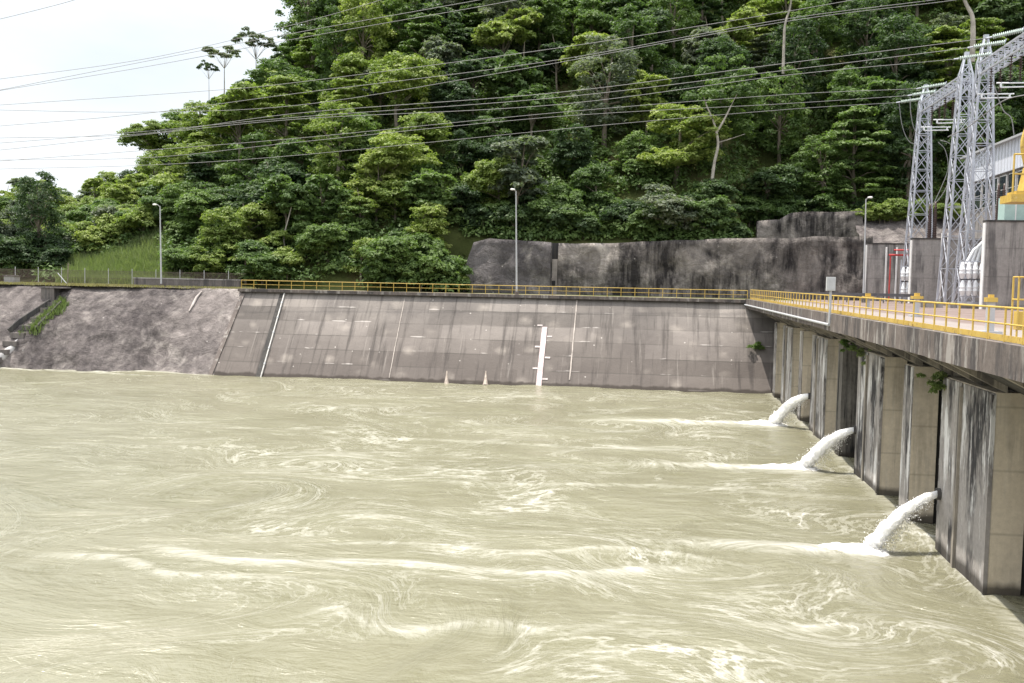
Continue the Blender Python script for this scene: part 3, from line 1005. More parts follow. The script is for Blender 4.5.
P0, PER = at_x(985, 594, DP).y, 18.55
WIDE, NARROW = 6.9, 1.7
PD = 1.28
spans = []
y = P0 - PER
while y < 110:
    spans.append((y, min(y + WIDE, Y_END), True))
    if y + 12.1 < 109: spans.append((y + 12.1, y + 12.1 + NARROW, False))
    y += PER
outlet_y = [a.y for a, c in JET3D]
for (y0, y1, wide) in spans:
    m = MB(); m.box(DP + 0.06, DP + PD, y0, y1, -3, ZP)
    stn = (not wide) and abs(y0 - (P0 + PER + 12.1)) < 2
    pr = m.build('pier', M['stained' if stn else 'pier'], DAM)
    m = MB(); m.box(DP + PD + 0.003, DP + 2.396, y0 + 0.25, y1 - 0.25, -3, ZP); m.build('pier_core', M['darkconc'], pr)  # rear of the pier coloured dark, slot shade put into the concrete
    # streaked facing slabs on the river side
    if wide:
        cut = y0 + (y1 - y0) * 0.58
        for (a, c) in ((y0 + 0.0, cut - 0.14), (cut + 0.14, y1)):
            m = MB(); m.box(DP, DP + 0.057, a, c, -3, ZP - 0.05); m.build('facing', M['facing'], pr)
        m = MB(); m.box(DP - 0.12, DP + 0.055, cut - 0.13, cut + 0.13, -3, ZP - 0.2); m.build('rib', M['corbel'], pr)
        m = MB(); m.box(DP - 0.10, DP + 0.06, y0 - 0.02, y0 + 0.26, 0.1, ZP - 0.1)
        m.build('edge_rib', M['facing'], pr)
    else:
        m = MB(); m.box(DP, DP + 0.057, y0, y1, -3, ZP - 0.05); m.build('facing', M['stained' if stn else 'facing'], pr)
    corbel(y0)
    if wide: corbel(y1 - 0.42); corbel(y0 + 2.9)
# gates in the slots
ed = sorted(spans)
for (a, c) in zip(ed[:-1], ed[1:]):
    g0, g1 = a[1] + 0.1, c[0] - 0.1
    if g1 - g0 < 1.0: continue
    m = MB(); m.box(DP + 1.62, DP + 1.75, g0, g1, -2, ZP - 0.6); gt = m.build('gate', M['gate'], DAM)
    z = 0.7
    while z < ZP - 1:
        m = MB(); m.box(DP + 1.40, DP + 1.617, g0, g1, z, z + 0.34); m.build('girder', M['girder'], gt)
        z += 1.15
# outlet pipes
for i, (a, c) in enumerate(JET3D):
    m = MB(); m.lathe((DP + 0.05, a.y, a.z), (-1, 0, 0), [(0, 0.27), (0.22, 0.27), (0.22, 0.21), (0.0, 0.21)], 16)
    m.build('outlet_pipe', M['darkconc'], DAM)
# conduit under the far part of the deck edge
m = MB()
yc0 = at_x(829, 321, DE - 0.4).y
zc0 = CAM_H - 0.218 * (DE - 0.4)
m.tube([(DE - 0.40, yc0, zc0), (DE - 0.40, 119.0, zc0 + 0.02)], 0.085, 8)
m.build('conduit', M['grey'], DAM)


# ------------------------------------------------------------------ railings
def railing(name, label, p, q, toe=True, step=1.62, h=1.12):
    p, q = Vector(p), Vector(q)
    t = thing(name, label, 'railing', tuple((p + q) / 2))
    d = (q - p); Ln = d.length; d.normalize()
    n_ = int(round(Ln / step))
    for i in range(n_ + 1):
        c_ = p + d * (Ln * i / n_)
        m = MB(); m.tube([c_ - Vector((0, 0, 0.02)), c_ + Vector((0, 0, h))], 0.037, 6); m.build('post', M['yellow'], t)
    for z, r in ((h, 0.040), (h * 0.52, 0.032)):
        m = MB(); m.tube([p + Vector((0, 0, z)), q + Vector((0, 0, z))], r, 6); m.build('rail', M['yellow'], t)
    if toe:
        side = Vector((-d.y, d.x, 0)) * 0.06
        m = MB(); m.bar(p + Vector((0, 0, 0.12)), q + Vector((0, 0, 0.12)), 0.03, 0.2); m.build('toe_board', M['yellow'], t)
    return t


railing('railing', 'yellow tube railing curving along the overhanging deck edge on the right', (DE + 0.2, 16, ZD + 0.14), (DE + 0.2, 118.4, ZD + 0.14), step=1.62, h=1.1)
railing('railing', 'long straight yellow railing on top of the sloping river wall', (WALL_X0 + 0.1, WT_Y - 0.1, WT_Z + 0.34), (DE - 0.1, WT_Y - 0.1, WT_Z + 0.34), False, 1.62, 1.05)
# second rail behind the deck, between deck and yard, dark
BR = thing('barrier', 'dark steel barrier along the back of the deck in front of dark wall', 'barrier', (20, 121, ZD))
m = MB(); m.bar((DE + 1, 121, ZD + 0.95), (30, 121, ZD + 0.95), 0.12, 0.35); m.build('barrier_beam', M['darkgrey'], BR)
for i in range(10):
    m = MB(); m.tube([(DE + 1.2 + i * 2.05, 121.1, ZD), (DE + 1.2 + i * 2.05, 121.1, ZD + 1.1)], 0.07, 6); m.build('post', M['darkgrey'], BR)
# row of small dark boxes along the kerb
RT = thing('crane_rail', 'crane rail with small dark blocks running along the deck behind railing', 'crane rail', (DE + 1.3, 50, ZD))
m = MB(); m.box(DE + 1.22, DE + 1.36, YF0, 118, ZD + 0.003, ZD + 0.16); m.build('rail', M['low'], RT)
y = 26.0
while y < 95:
    m = MB(); m.box(DE + 1.02, DE + 1.2, y, y + 0.42, ZD + 0.003, ZD + 0.17); m.build('clamp', M['black'], RT)
    y += 1.75

# meter box on a post
p = at_x(829.5, 322, DE - 0.42)
MBX = thing('meter_box', 'grey instrument box on a post clamped to the deck edge', 'instrument box', (p.x, p.y, ZD))
zt = at_x(830, 290, DE - 0.42).z
m = MB(); m.tube([(p.x, p.y, p.z - 0.1), (p.x, p.y, zt)], 0.075, 8); m.build('post', M['grey'], MBX)
zb_ = at_x(830, 277, DE - 0.42).z
m = MB(); m.box(p.x - 0.26, p.x + 0.24, p.y - 0.16, p.y + 0.2, zt - 0.05, zb_); bxo = m.build('box_body', plain('box_grey', (0.52, 0.53, 0.54), 0.5, var=0.06), MBX)
m = MB(); m.box(p.x - 0.22, p.x + 0.20, p.y - 0.19, p.y - 0.163, zt, zb_ - 0.05); m.build('box_door', M['grey'], bxo)


# ------------------------------------------------------------------ switchyard walls
def blast_wall(label, y, ztop, x1=46.0, xl=30.0):
    t = thing('blast_wall', label, 'wall', (30, y, ZD), 'blast walls between the transformer bays')
    m = MB(); m.box(xl, x1, y, y + 0.9, ZD - 0.1, ztop); m.build('wall_body', M['blast'], t)
    m = MB(); m.box(xl - 0.07, x1, y - 0.07, y + 0.97, ztop, ztop + 0.16); m.build('coping', M['darkconc'], t)
    m = MB(); m.box(xl - 0.09, xl - 0.003, y + 0.1, y + 0.8, ZD, ztop - 0.1); m.build('edge_channel', M['white'], t)
    return t


W3 = blast_wall('nearest and tallest grey blast wall at the right edge of the photo', at_x(985, 260, 30).y, at_x(990, 221, 30).z)
W2 = blast_wall('middle grey blast wall with two white conduits, in front of far lattice column', at_x(912, 260, 30).y, at_x(914, 239, 30).z)
W1Y = 139.2
W1 = blast_wall('farthest grey blast wall beside the tall right-hand lamp post', W1Y, at_y(867, 244, 139.2).z, 46.0, at_y(867, 260, 139.2).x)
y2 = ORG[W2.name].y
for cx in (939.5, 945.5):
    p = at_y(cx, 300, y2 - 0.12); q = at_y(cx + 0.8, 238, y2 - 0.12)
    m = MB(); m.tube([(p.x, y2 - 0.12, ZD), (p.x, y2 - 0.12, q.z + 0.6)], 0.13, 8); m.build('conduit', M['white'], W2)
p = at_y(952, 300, y2 - 0.12)
m = MB(); m.tube([(p.x, y2 - 0.12, ZD), (p.x, y2 - 0.12, ZD + 4.2)], 0.11, 8); m.build('conduit', M['grey'], W2)
p = at_y(960, 300, y2 - 0.12)
m = MB(); m.bar((p.x - 1.4, y2 - 0.1, ZD + 7.6), (p.x + 3.5, y2 - 0.1, ZD + 7.6), 0.15); m.build('cable_tray', M['grey'], W2)
for cx in (884.5, 895):
    p = at_y(cx, 300, W1Y - 0.12)
    m = MB(); m.tube([(p.x, W1Y - 0.12, ZD), (p.x, W1Y - 0.12, ZD + 7.2)], 0.14, 8); m.build('conduit', M['white'], W1)
# rust-red panel and fire pipe
y_ = W1Y - 6
FP = thing('fire_pipe', 'red fire sprinkler pipe frame in front of the farthest blast wall', 'fire pipe', (33, y_, ZD))
p, q = at_y(889, 255, y_), at_y(911, 255, y_)
m = MB(); m.tube([p, q + Vector((1.5, 0, 0))], 0.13, 8); m.tube([at_y(894, 250, y_), at_y(911, 250, y_) + Vector((1.5, 0, 0))], 0.10, 8); m.build('sprinkler_pipe', M['red'], FP)
m = MB(); m.tube([(p.x + 0.2, y_, ZD), (p.x + 0.2, y_, p.z)], 0.09, 8); m.tube([(q.x, y_, ZD), (q.x, y_, q.z)], 0.09, 8); m.build('riser', M['red'], FP)


# ------------------------------------------------------------------ lattice gantries
def column_part(parent, cx, cy, z0, z1, zpk, w0, w1, leg=0.2, br=0.075):
    """square tapered lattice column: bracing mesh with four leg sub-parts"""
    def cor(z):
        t = (z - z0) / (z1 - z0)
        w = (w0 + (w1 - w0) * min(t, 1)) / 2
        return [Vector((cx - w, cy - w, z)), Vector((cx + w, cy - w, z)), Vector((cx + w, cy + w, z)), Vector((cx - w, cy + w, z))]
    zs = [z0]; h = w0 * 1.25
    while zs[-1] + h < z1 - 0.8:
        zs.append(zs[-1] + h); t = (zs[-1] - z0) / (z1 - z0); h = max(1.3, (w0 + (w1 - w0) * t) * 1.3)
    zs.append(z1)
    m = MB()
    for za_, zb2 in zip(zs[:-1], zs[1:]):
        A, B = cor(za_), cor(zb2)
        for i in range(4):
            j = (i + 1) % 4
            m.bar(A[i], B[j], br); m.bar(A[j], B[i], br); m.bar(B[i], B[j], br)
    # gusset plates at mid crossings of the front face
    T = cor(z1); pk = Vector((cx, cy, zpk))
    for i in range(4):
        m.bar(T[i], pk + (T[i] - Vector((cx, cy, z1))) * 0.22, 0.13)
        j = (i + 1) % 4
        a_, b_ = T[i].lerp(pk, 0.45), T[j].lerp(pk, 0.45)
        m.bar(a_, b_, 0.08); m.bar(T[i], b_, 0.07)
    m.box(cx - 0.22, cx + 0.22, cy - 0.22, cy + 0.22, zpk - 0.1, zpk + 0.25)
    c = m.build('column', M['steel'], parent)
    A, B = cor(z0), cor(z1)
    for i in range(4):
        m = MB(); m.bar(A[i], B[i], leg); m.build('leg', M['steel'], c)
        m = MB(); m.box(A[i].x - 0.3, A[i].x + 0.3, A[i].y - 0.3, A[i].y + 0.3, z0 - 0.25, z0); m.build('foot', M['fascia'], c)
    return c


def beam_part(parent, x, y0, y1, z, w=1.15):
    h = w / 2
    m = MB()
    for sx in (-h, h):
        for sz in (-h, h):
            m.bar((x + sx, y0, z + sz), (x + sx, y1, z + sz), 0.17)
    n_ = max(2, int(round(abs(y1 - y0) / 1.7)))
    for i in range(n_):
        a, c = y0 + (y1 - y0) * i / n_, y0 + (y1 - y0) * (i + 1) / n_
        for s in (-h, h):
            m.bar((x + s, a, z - h), (x + s, a, z + h), 0.09); m.bar((x + s, a, z - h), (x + s, c, z + h), 0.06)
            m.bar((x - h, a, z + s), (x + h, a, z + s), 0.08); m.bar((x - h, a, z + s), (x + h, c, z + s), 0.05)
    return m.build('truss_beam', M['steel'], parent)


GX = 32.7
T1Y, T2Y, T3Y = at_x(925, 100, GX).y, at_x(965.5, 80, GX).y, at_x(985, 60, GX).y
ZB = CAM_H + 22.3
PK = 25.2 + CAM_H
G1 = thing('steel_gantry', 'far lattice steel gantry whose lower truss beam joins two columns', 'gantry', (GX, T1Y, ZD), 'lattice gantries of the switchyard')
column_part(G1, GX, T1Y, ZD + 0.25, ZB + 0.8, PK - 0.3, 3.1, 1.1)
column_part(G1, GX, T2Y, ZD + 0.25, ZB + 0.8, PK, 3.0, 1.1)
beam_part(G1, GX, T1Y - 0.6, T2Y + 0.6, ZB)
G2 = thing('steel_gantry', 'near lattice steel gantry whose truss beam leaves the photo top right', 'gantry', (GX, T3Y, ZD), 'lattice gantries of the switchyard')
column_part(G2, GX, T3Y, ZD + 0.25, ZB + 0.8, PK + 0.3, 3.1, 1.15)
column_part(G2, GX, T3Y - 24, ZD + 0.25, ZB + 0.8, PK + 0.3, 3.1, 1.15)
beam_part(G2, GX, T3Y - 0.6, T3Y - 23.4, ZB)


def discs(m, p, q, r=0.26, n_=14):
    p, q = Vector(p), Vector(q)
    Ln = (q - p).length
    pr = []
    for i in range(n_):
        t = Ln * (i + 0.15) / n_; d = Ln / n_
        pr += [(t, 0.05), (t + d * 0.12, r), (t + d * 0.3, r * 0.85), (t + d * 0.42, 0.05)]
    m.lathe(p, q - p, pr, 10)


# tension insulator strings and conductors
IDX = ['nearest', 'second', 'third', 'fourth', 'fifth', 'farthest']
STR = [((1023, 30), (992, 37)), ((1005, 42), (973, 47)), ((990.6, 54), (959, 58.5)),
       ((945.5, 84), (921, 88)), ((935, 91.5), (912, 95)), ((921, 99), (900.5, 102))]
SLAB = ['glass disc insulator string at the very top right corner', 'glass disc insulator string over the peak of the near column',
        'glass disc insulator string reaching left from base of near truss beam', 'upper disc insulator string on the far lower gantry',
        'middle disc insulator string on the far lower gantry', 'lowest disc insulator string by the top of the far column']
ENDS = []
for (a, c), lab in zip(STR, SLAB):
    p = at_x(a[0], a[1], GX - 0.5)
    q = at_y(c[0], c[1], p.y)
    t = thing('insulator_string', 'pale green ' + lab, 'insulator', tuple(p), 'tension insulator strings on the gantries')
    m = MB(); discs(m, p, q, 0.22, 15); m.build('disc_stack', M['glassins'], t)
    m = MB(); m.tube([q, q + (q - p).normalized() * 0.5], 0.08, 6); m.build('clamp', M['steel'], t)
    m = MB(); m.bar(p, (GX - 0.4, p.y, p.z + 0.3), 0.08); m.build('shackle', M['steel'], t)
    ENDS.append(q + (q - p).normalized() * 0.5)


def cat(pts, n_=14):
    """smooth curve through points (Catmull-Rom)"""
    P = [Vector(p) for p in pts]
    P = [P[0] * 2 - P[1]] + P + [P[-1] * 2 - P[-2]]
    out = []
    for i in range(1, len(P) - 2):
        for k in range(n_):
            t = k / n_
            p0, p1, p2, p3 = P[i - 1], P[i], P[i + 1], P[i + 2]
            out.append(0.5 * ((2 * p1) + (-p0 + p2) * t + (2 * p0 - 5 * p1 + 4 * p2 - p3) * t * t + (-p0 + 3 * p1 - 3 * p2 + p3) * t ** 3))
    out.append(P[-2])
    return out


def wire(label, pxs, Ys, r=0.05, end=None):
    n_ = len(pxs)
    pts = [at_y(px, py, Ys[0] + (Ys[1] - Ys[0]) * i / (n_ - 1)) for i, (px, py) in enumerate(pxs)]
    if end is not None: pts[-1] = Vector(end)
    pts = cat(pts)
    m = MB(); m.tube(pts, r, 5)
    o = m.build('power_line', M['wire'], None, tuple(pts[0]))
    tag(o, label, 'power line', 'power lines strung across the valley')


WL = 'thin grey power line '
wire(WL + 'leaving the top edge of the photo farthest left', [(-40, 84), (0, 79), (150, 58), (300, 23), (400, -6), (470, -30)], (112, 106), 0.028)
wire(WL + 'crossing the sky second from the top', [(-40, 97), (0, 90), (150, 60.5), (300, 32), (490, -2), (560, -16)], (110, 104), 0.028)
wire(WL + 'crossing the sky third from the top, close under its neighbour', [(-40, 97), (0, 90.5), (150, 66), (300, 38), (500, 3), (570, -12)], (112, 106), 0.028)
wire(WL + 'at faint height in the top left corner of sky', [(-20, 22), (0, 19), (60, 4), (90, -5)], (112, 108), 0.03)
wire(WL + 'rising over the forest to the top edge above the bare trunk', [(-40, 108), (0, 105), (205, 91), (300, 82), (544, 50), (724, 22), (880, -5), (960, -22)], (114, 104), 0.028)
wire(WL + 'upper of a close pair that ends over the top right trees', [(-40, 130), (0, 126), (140, 114), (300, 93), (544, 62), (780, 20), (955, -3), (1060, -22)], (113, 103), 0.028)
wire(WL + 'lower of a close pair that ends over the top right trees', [(-40, 109), (0, 110), (150, 112), (300, 105), (500, 73), (780, 22.5), (955, 0), (1060, -18)], (115, 104), 0.028)
wire(WL + 'to the topmost disc insulator of the near gantry', [(-40, 140), (0, 138), (140, 134), (300, 113), (553, 93), (780, 64), (958, 42)], (116, ENDS[0].y), 0.028, ENDS[0])
wire(WL + 'to the middle disc insulator of the near gantry', [(-40, 144), (0, 143), (150, 131), (300, 117), (553, 98), (780, 71), (958, 49)], (117, ENDS[1].y), 0.028, ENDS[1])
wire(WL + 'to the lowest disc insulator of the near gantry', [(-40, 152), (0, 150), (150, 134), (300, 119), (553, 105), (780, 76), (958, 59)], (118, ENDS[2].y), 0.028, ENDS[2])
wire(WL + 'to the upper disc insulator of the far gantry', [(-40, 163), (0, 161), (150, 150), (300, 138), (553, 113), (780, 95), (921, 88)], (117, ENDS[3].y), 0.028, ENDS[3])
wire(WL + 'to the middle disc insulator of the far gantry', [(-40, 161), (0, 160), (150, 157.5), (300, 142), (553, 117), (780, 104), (912, 95)], (118, ENDS[4].y), 0.028, ENDS[4])
wire(WL + 'lowest over the trees, to the bottom disc insulator of far gantry', [(-40, 171), (0, 169), (150, 165), (300, 155), (573, 128), (780, 110), (900, 102)], (119, ENDS[5].y), 0.028, ENDS[5])


# jumper loops hanging from the strings
def jumper(label, pts, r=0.045):
    m = MB(); m.tube(cat(pts, 10), r, 5)
    tag(m.build('jumper_wire', M['wire'], None, tuple(pts[0])), label, 'jumper wire', 'jumper wires of the gantries')


yj = ENDS[5].y
jumper('outer slack jumper wire drooping beside the far column', [at_y(899, 103, yj), at_y(902, 125, yj), at_y(908, 140, yj), at_y(916, 144, yj), at_y(930, 140, yj)])
jumper('inner slack jumper wire drooping beside the far column', [at_y(910, 97, yj - 3), at_y(911, 115, yj - 3), at_y(916, 132, yj - 3), at_y(930, 138, yj - 3)])
jumper('long looping jumper wire down to the brown bushings', [at_y(940, 140, yj - 4), at_y(951, 145, yj - 4), at_y(955, 162, yj - 4), at_y(945, 190, yj - 4), at_y(934, 205, yj - 4)])
jumper('second loop of jumper wire just inside the long loop', [at_y(938, 142, yj - 4.5), at_y(945, 150, yj - 4.5), at_y(948, 168, yj - 4.5), at_y(941, 188, yj - 4.5), at_y(932, 207, yj - 4.5)])
jumper('thin jumper wire looping right of the near column', [at_y(990, 72, 88), at_y(1002, 108, 88), at_y(1011, 118, 88), at_y(1014, 135, 88)])
jumper('pale conductor crossing from the near column to the right edge', [at_y(948, 137, 100), at_y(968, 127, 97), at_y(985, 114, 94), at_y(1005, 100, 90), at_y(1030, 94, 86)])


# disconnect switches hung under the beams
def switch(label, y, zoff=0.0):
    t = thing('disconnect_switch', label, 'switch', (GX, y, ZB - 0.6), 'disconnect switches hung under the gantry beams')
    for dx in (-0.4, 0.45):
        m = MB(); discs(m, (GX + dx, y, ZB - 0.6), (GX + dx, y, ZB - 3.0 + zoff), 0.20, 10); m.build('insulator', M['brown'], t)
    m = MB(); m.tube([(GX - 1.6, y, ZB - 3.1 + zoff), (GX + 1.8, y, ZB - 3.1 + zoff)], 0.07, 6); m.tube([(GX - 1.2, y, ZB - 3.5 + zoff), (GX + 1.6, y, ZB - 3.45 + zoff)], 0.07, 6)
    m.tube([(GX - 1.2, y, ZB - 3.5 + zoff), (GX - 1.2, y, ZB - 3.05 + zoff)], 0.10, 6); m.tube([(GX + 1.4, y, ZB - 3.5 + zoff), (GX + 1.4, y, ZB - 3.05 + zoff)], 0.10, 6)
    m.build('contact_arm', M['porcelain'], t)


switch('disconnect switch on brown insulators under far beam, nearest the far column', T1Y - 5.0)
switch('disconnect switch on brown insulators under far beam, nearest its second column', T1Y - 10.5)
switch('disconnect switch on brown insulators beside the near column', T3Y - 3.5)
switch('disconnect switch on brown insulators close to the right photo edge', T3Y - 9.0)


# ------------------------------------------------------------------ transformers behind the walls, with bushings that show above
def transformer(label, x, y):
    t = thing('transformer', label, 'transformer', (x, y, ZD), 'transformers in the bays')
    m = MB(); m.box(x - 1.8, x + 2.8, y - 1.4, y + 1.4, ZD + 0.3, ZD + 4.2); m.box(x - 2.0, x + 3.0, y - 1.6, y + 1.6, ZD, ZD + 0.3); m.build('tank', M['grey'], t)
    for k in range(5):
        m = MB(); m.box(x - 1.6 + k * 0.9, x - 1.1 + k * 0.9, y - 2.3, y - 1.41, ZD + 0.8, ZD + 3.8); m.build('radiator', M['grey'], t)
    return t


def bushing(parent, px, ptop, pbot, y, r=0.3):
    p, q = at_y(px, pbot, y), at_y(px, ptop, y)
    m = MB(); n_ = 16; Ln = q.z - p.z
    pr = []
    for i in range(n_):
        s_ = r * (1 - 0.35 * i / n_)
        pr += [(Ln * i / n_, s_ * 0.75), (Ln * (i + 0.4) / n_, s_), (Ln * (i + 0.6) / n_, s_ * 0.75)]
    pr += [(Ln, r * 0.4), (Ln + 0.5, r * 0.4), (Ln + 0.5, 0.01)]
    m.lathe((p.x, y, p.z), (0, 0, 1), pr, 12)
    m.tube([(p.x, y, ZD + 4.1), (p.x, y, p.z + 0.05)], r * 0.8, 10)
    m.build('bushing', M['brown'], parent)


ty = ORG[W2.name].y + 3.4
TA = transformer('grey transformer behind the middle blast wall, brown bushings rising above it', at_y(932, 240, ty).x, ty)
bushing(TA, 928.8, 208, 243, ty, 0.30); bushing(TA, 934, 206, 243, ty, 0.30)
ty = ORG[W3.name].y + 3.4
TB = transformer('grey transformer behind the nearest blast wall, brown bushings rising above it', at_y(1008, 240, ty).x, ty)
bushing(TB, 997, 189, 225, ty, 0.24); bushing(TB, 1002.5, 189, 225, ty, 0.24)


# white spindle insulator racks in the bays
def rack(label, pxs, rows, y, parts):
    t = thing('insulator_rack', label, 'insulator rack', (at_y(pxs[0], 300, y).x, y, ZD), 'white insulator racks in the transformer bays')
    zmax = at_y(pxs[0], rows[0][0], y).z
    x0, x1 = at_y(pxs[0] - 2.5, 290, y).x, at_y(pxs[-1] + 2.5, 290, y).x
    m = MB()
    for x in (x0, x1):
        m.bar((x, y + 0.2, ZD), (x, y + 0.2, zmax + 0.9), 0.12)
    for (ra, rb) in rows:
        for z in (at_y(pxs[0], ra, y).z + 0.06, at_y(pxs[0], rb, y).z - 0.06):
            m.bar((x0, y + 0.2, z), (x1, y + 0.2, z), 0.10)
    m.bar((x0, y + 0.2, ZD + 0.5), (x1, y + 0.2, ZD + 0.5), 0.3)
    m.build('frame', M['steel'], t)
    for px in pxs:
        for (ra, rb) in rows:
            a, c = at_y(px, rb, y), at_y(px, ra, y)
            h = c.z - a.z
            m = MB(); m.lathe((a.x, y, a.z), (0, 0, 1), [(0, 0.06), (h * 0.08, 0.20), (h * 0.3, 0.27), (h * 0.33, 0.31), (h * 0.38, 0.25), (h * 0.52, 0.25), (h * 0.56, 0.29), (h * 0.60, 0.23), (h * 0.8, 0.19), (h * 0.93, 0.14), (h, 0.06)], 12)
            m.build('insulator', M['porcelain'], t)
    return t


rack('white bulb insulators in two rows beside the middle blast wall', [903, 907.5, 911.5], [(267, 281), (282, 297)], ORG[W2.name].y + 1.6, 0)
rk = rack('white bulb insulators in two rows of four beside the nearest blast wall', [962, 968.5, 975, 981.5], [(262, 279), (280, 296)], ORG[W3.name].y + 1.8, 0)
yy = ORG[W3.name].y + 2.4
m = MB()
for k in range(3): m.tube([at_y(966 + 5 * k, 264, yy), at_y(974 + 4 * k, 250 - 3 * k, yy), at_y(984 + 2 * k, 243 - 4 * k, yy)], 0.16, 8)
m.build('bus_pipe', M['porcelain'], rk)


# yellow valve stands on the deck
def stand(label, px, py):
    y = {868: 88, 917: 66, 991: 43}[px]
    p = at_y(px, py, y)
    t = thing('valve_stand', label, 'valve stand', (p.x, y, ZD), 'yellow capped stands along the deck')
    w = 0.045 * y * 0.13
    m = MB(); m.box(p.x - 0.14, p.x + 0.14, y - 0.13, y + 0.13, ZD, p.z - 0.12); m.box(p.x - 0.4, p.x + 0.4, y - 0.35, y + 0.35, ZD, ZD + 0.12); m.build('pedestal', M['grey'], t)
    s_ = y / 1000 * 4.8
    m = MB(); m.box(p.x - s_, p.x + s_, y - s_, y + s_, p.z - 0.12, p.z + 0.06); m.build('cap', M['yellow'], t)
    m = MB(); m.box(p.x - s_ * 0.45, p.x + s_ * 0.45, y - s_ * 0.45, y + s_ * 0.45, p.z + 0.06, p.z + 0.06 + s_ * 0.6); m.build('motor_housing', M['yellow'], t)


stand('yellow capped valve stand beside the tall right-hand lamp post', 868, 297)
stand('yellow capped valve stand in front of the middle blast wall', 917, 297)
stand('yellow capped valve stand in front of the nearest blast wall', 991, 299)
# low grey machinery blocks in front of the walls
for px, w_, lab in ((930, 1.0, 'low pale concrete plinth at the foot of middle blast wall'), (966, 1.6, 'low grey cable box on the floor between the two nearer blast walls')):
    p = at_y(px, 302, 100)
    m = MB(); m.box(p.x - w_, p.x + w_, 99.3, 100.5, ZD, ZD + 0.5); m.box(p.x - w_ * 0.8, p.x + w_ * 0.8, 99.5, 100.3, ZD + 0.5, ZD + 0.62)
    tag(m.build('plinth', M['blast'], None, (p.x, 100, ZD)), lab, 'plinth')

# ------------------------------------------------------------------ powerhouse shed
BX = 40.0
PB = thing('powerhouse', 'white metal-clad powerhouse with a row of windows behind the near gantry', 'building', (BX, 100, ZD))
zt, zm = at_x(1024, 135.6, BX).z, at_x(1024, 166, BX).z
yb = at_x(965, 160, BX).y
nc = N('white_cladding', 0.45, 0.4)
yy_ = nc.sep(nc.wpos())
wv = nc.math('SINE', nc.math('MULTIPLY', nc.math('ADD', yy_[1], yy_[0]), 6.0))
nc.color(nc.mix(nc.ramp(nc.noise(nc.vscale(nc.wpos(), (1, 1, 0.2)), 1.0, 4), [(0.4, 0.0), (0.8, 0.35)]), (0.74, 0.78, 0.88), (0.58, 0.61, 0.68)))
nc.bump(wv, 0.9, 0.12)
M['clad'] = nc.m
m = MB(); m.box(BX, BX + 14, 55, yb, zm, zt); m.build('cladding', M['clad'], PB)
m = MB(); m.hexa([(BX - 0.5, 54.5, zt + 0.003), (BX + 14.5, 54.5, zt + 0.003), (BX + 14.5, yb + 0.5, zt + 0.003), (BX - 0.5, yb + 0.5, zt + 0.003),
                  (BX - 0.5, 54.5, zt + 0.25), (BX + 14.5, 54.5, zt + 1.4), (BX + 14.5, yb + 0.5, zt + 1.4), (BX - 0.5, yb + 0.5, zt + 0.25)]); m.build('roof', M['grey'], PB)
m = MB(); m.box(BX + 0.3, BX + 13.7, 55.2, yb - 0.3, ZD - 0.05, zm - 0.003); m.build('base_wall', M['blast'], PB)
zw1, zw0 = zm - 0.3, zm - 3.6
y = yb - 1.4
while y > 56:
    m = MB(); m.box(BX + 0.16, BX + 0.297, y - 2.2, y, zw0, zw1); wf = m.build('window', M['white'], PB)
    for k in range(3):
        a = y - 2.1 + k * 0.70
        for z0_, z1_ in ((zw0 + 0.1, (zw0 + zw1) / 2 - 0.05), ((zw0 + zw1) / 2 + 0.05, zw1 - 0.1)):
            m = MB(); m.box(BX + 0.13, BX + 0.157, a, a + 0.6, z0_, z1_); m.build('pane', M['glass'], wf)
    y -= 3.0

# yellow crane whose cab hangs over the nearest wall
yc = 78.0
p = at_y(1012, 200, yc)
CR = thing('gantry_crane', 'yellow crane cab and platform jutting in at the right edge', 'crane', (p.x + 4, yc, ZD))
zpl = at_y(1012, 203, yc).z
x0 = at_y(1005.5, 200, yc).x
m = MB(); m.box(x0, x0 + 6, yc - 1.2, yc + 1.2, zpl, zpl + 0.55); m.box(x0 + 0.4, x0 + 6, yc - 1.0, yc + 1.0, zpl + 0.55, zpl + 0.8); m.build('platform', M['yellow'], CR)
m = MB()
for dx in (0.1, 1.1, 2.1, 3.1):
    m.tube([(x0 + dx, yc - 1.1, zpl + 0.5), (x0 + dx, yc - 1.1, zpl + 3.4)], 0.07, 6)
for z in (2.0, 3.4): m.tube([(x0 + 0.1, yc - 1.1, zpl + z), (x0 + 4, yc - 1.1, zpl + z)], 0.07, 6)
m.build('guard_rail', M['yellow'], CR)
m = MB(); m.hexa([(x0 + 1.0, yc - 0.6, zpl + 0.8), (x0 + 3.6, yc - 0.6, zpl + 0.8), (x0 + 3.6, yc + 0.8, zpl + 0.8), (x0 + 1.0, yc + 0.8, zpl + 0.8),
                  (x0 + 1.3, yc - 0.4, zpl + 2.6), (x0 + 3.4, yc - 0.4, zpl + 2.6), (x0 + 3.4, yc + 0.6, zpl + 2.6), (x0 + 1.3, yc + 0.6, zpl + 2.6)]); m.build('hoist_drum', M['yellow'], CR)
m = MB(); m.tube(cat([(x0 + 1.2, yc - 0.2, zpl + 2.6), (x0 + 0.9, yc - 0.2, zpl + 4.4), (x0 + 1.5, yc - 0.2, zpl + 6.2), (x0 + 2.4, yc - 0.2, zpl + 6.8)]), 0.14, 8); m.build('hose', M['yellow'], CR)
for dx in (3.4, 5.6):
    m = MB(); m.bar((x0 + dx, yc, ZD), (x0 + dx, yc, zpl), 0.5); m.build('leg', M['yellow'], CR)
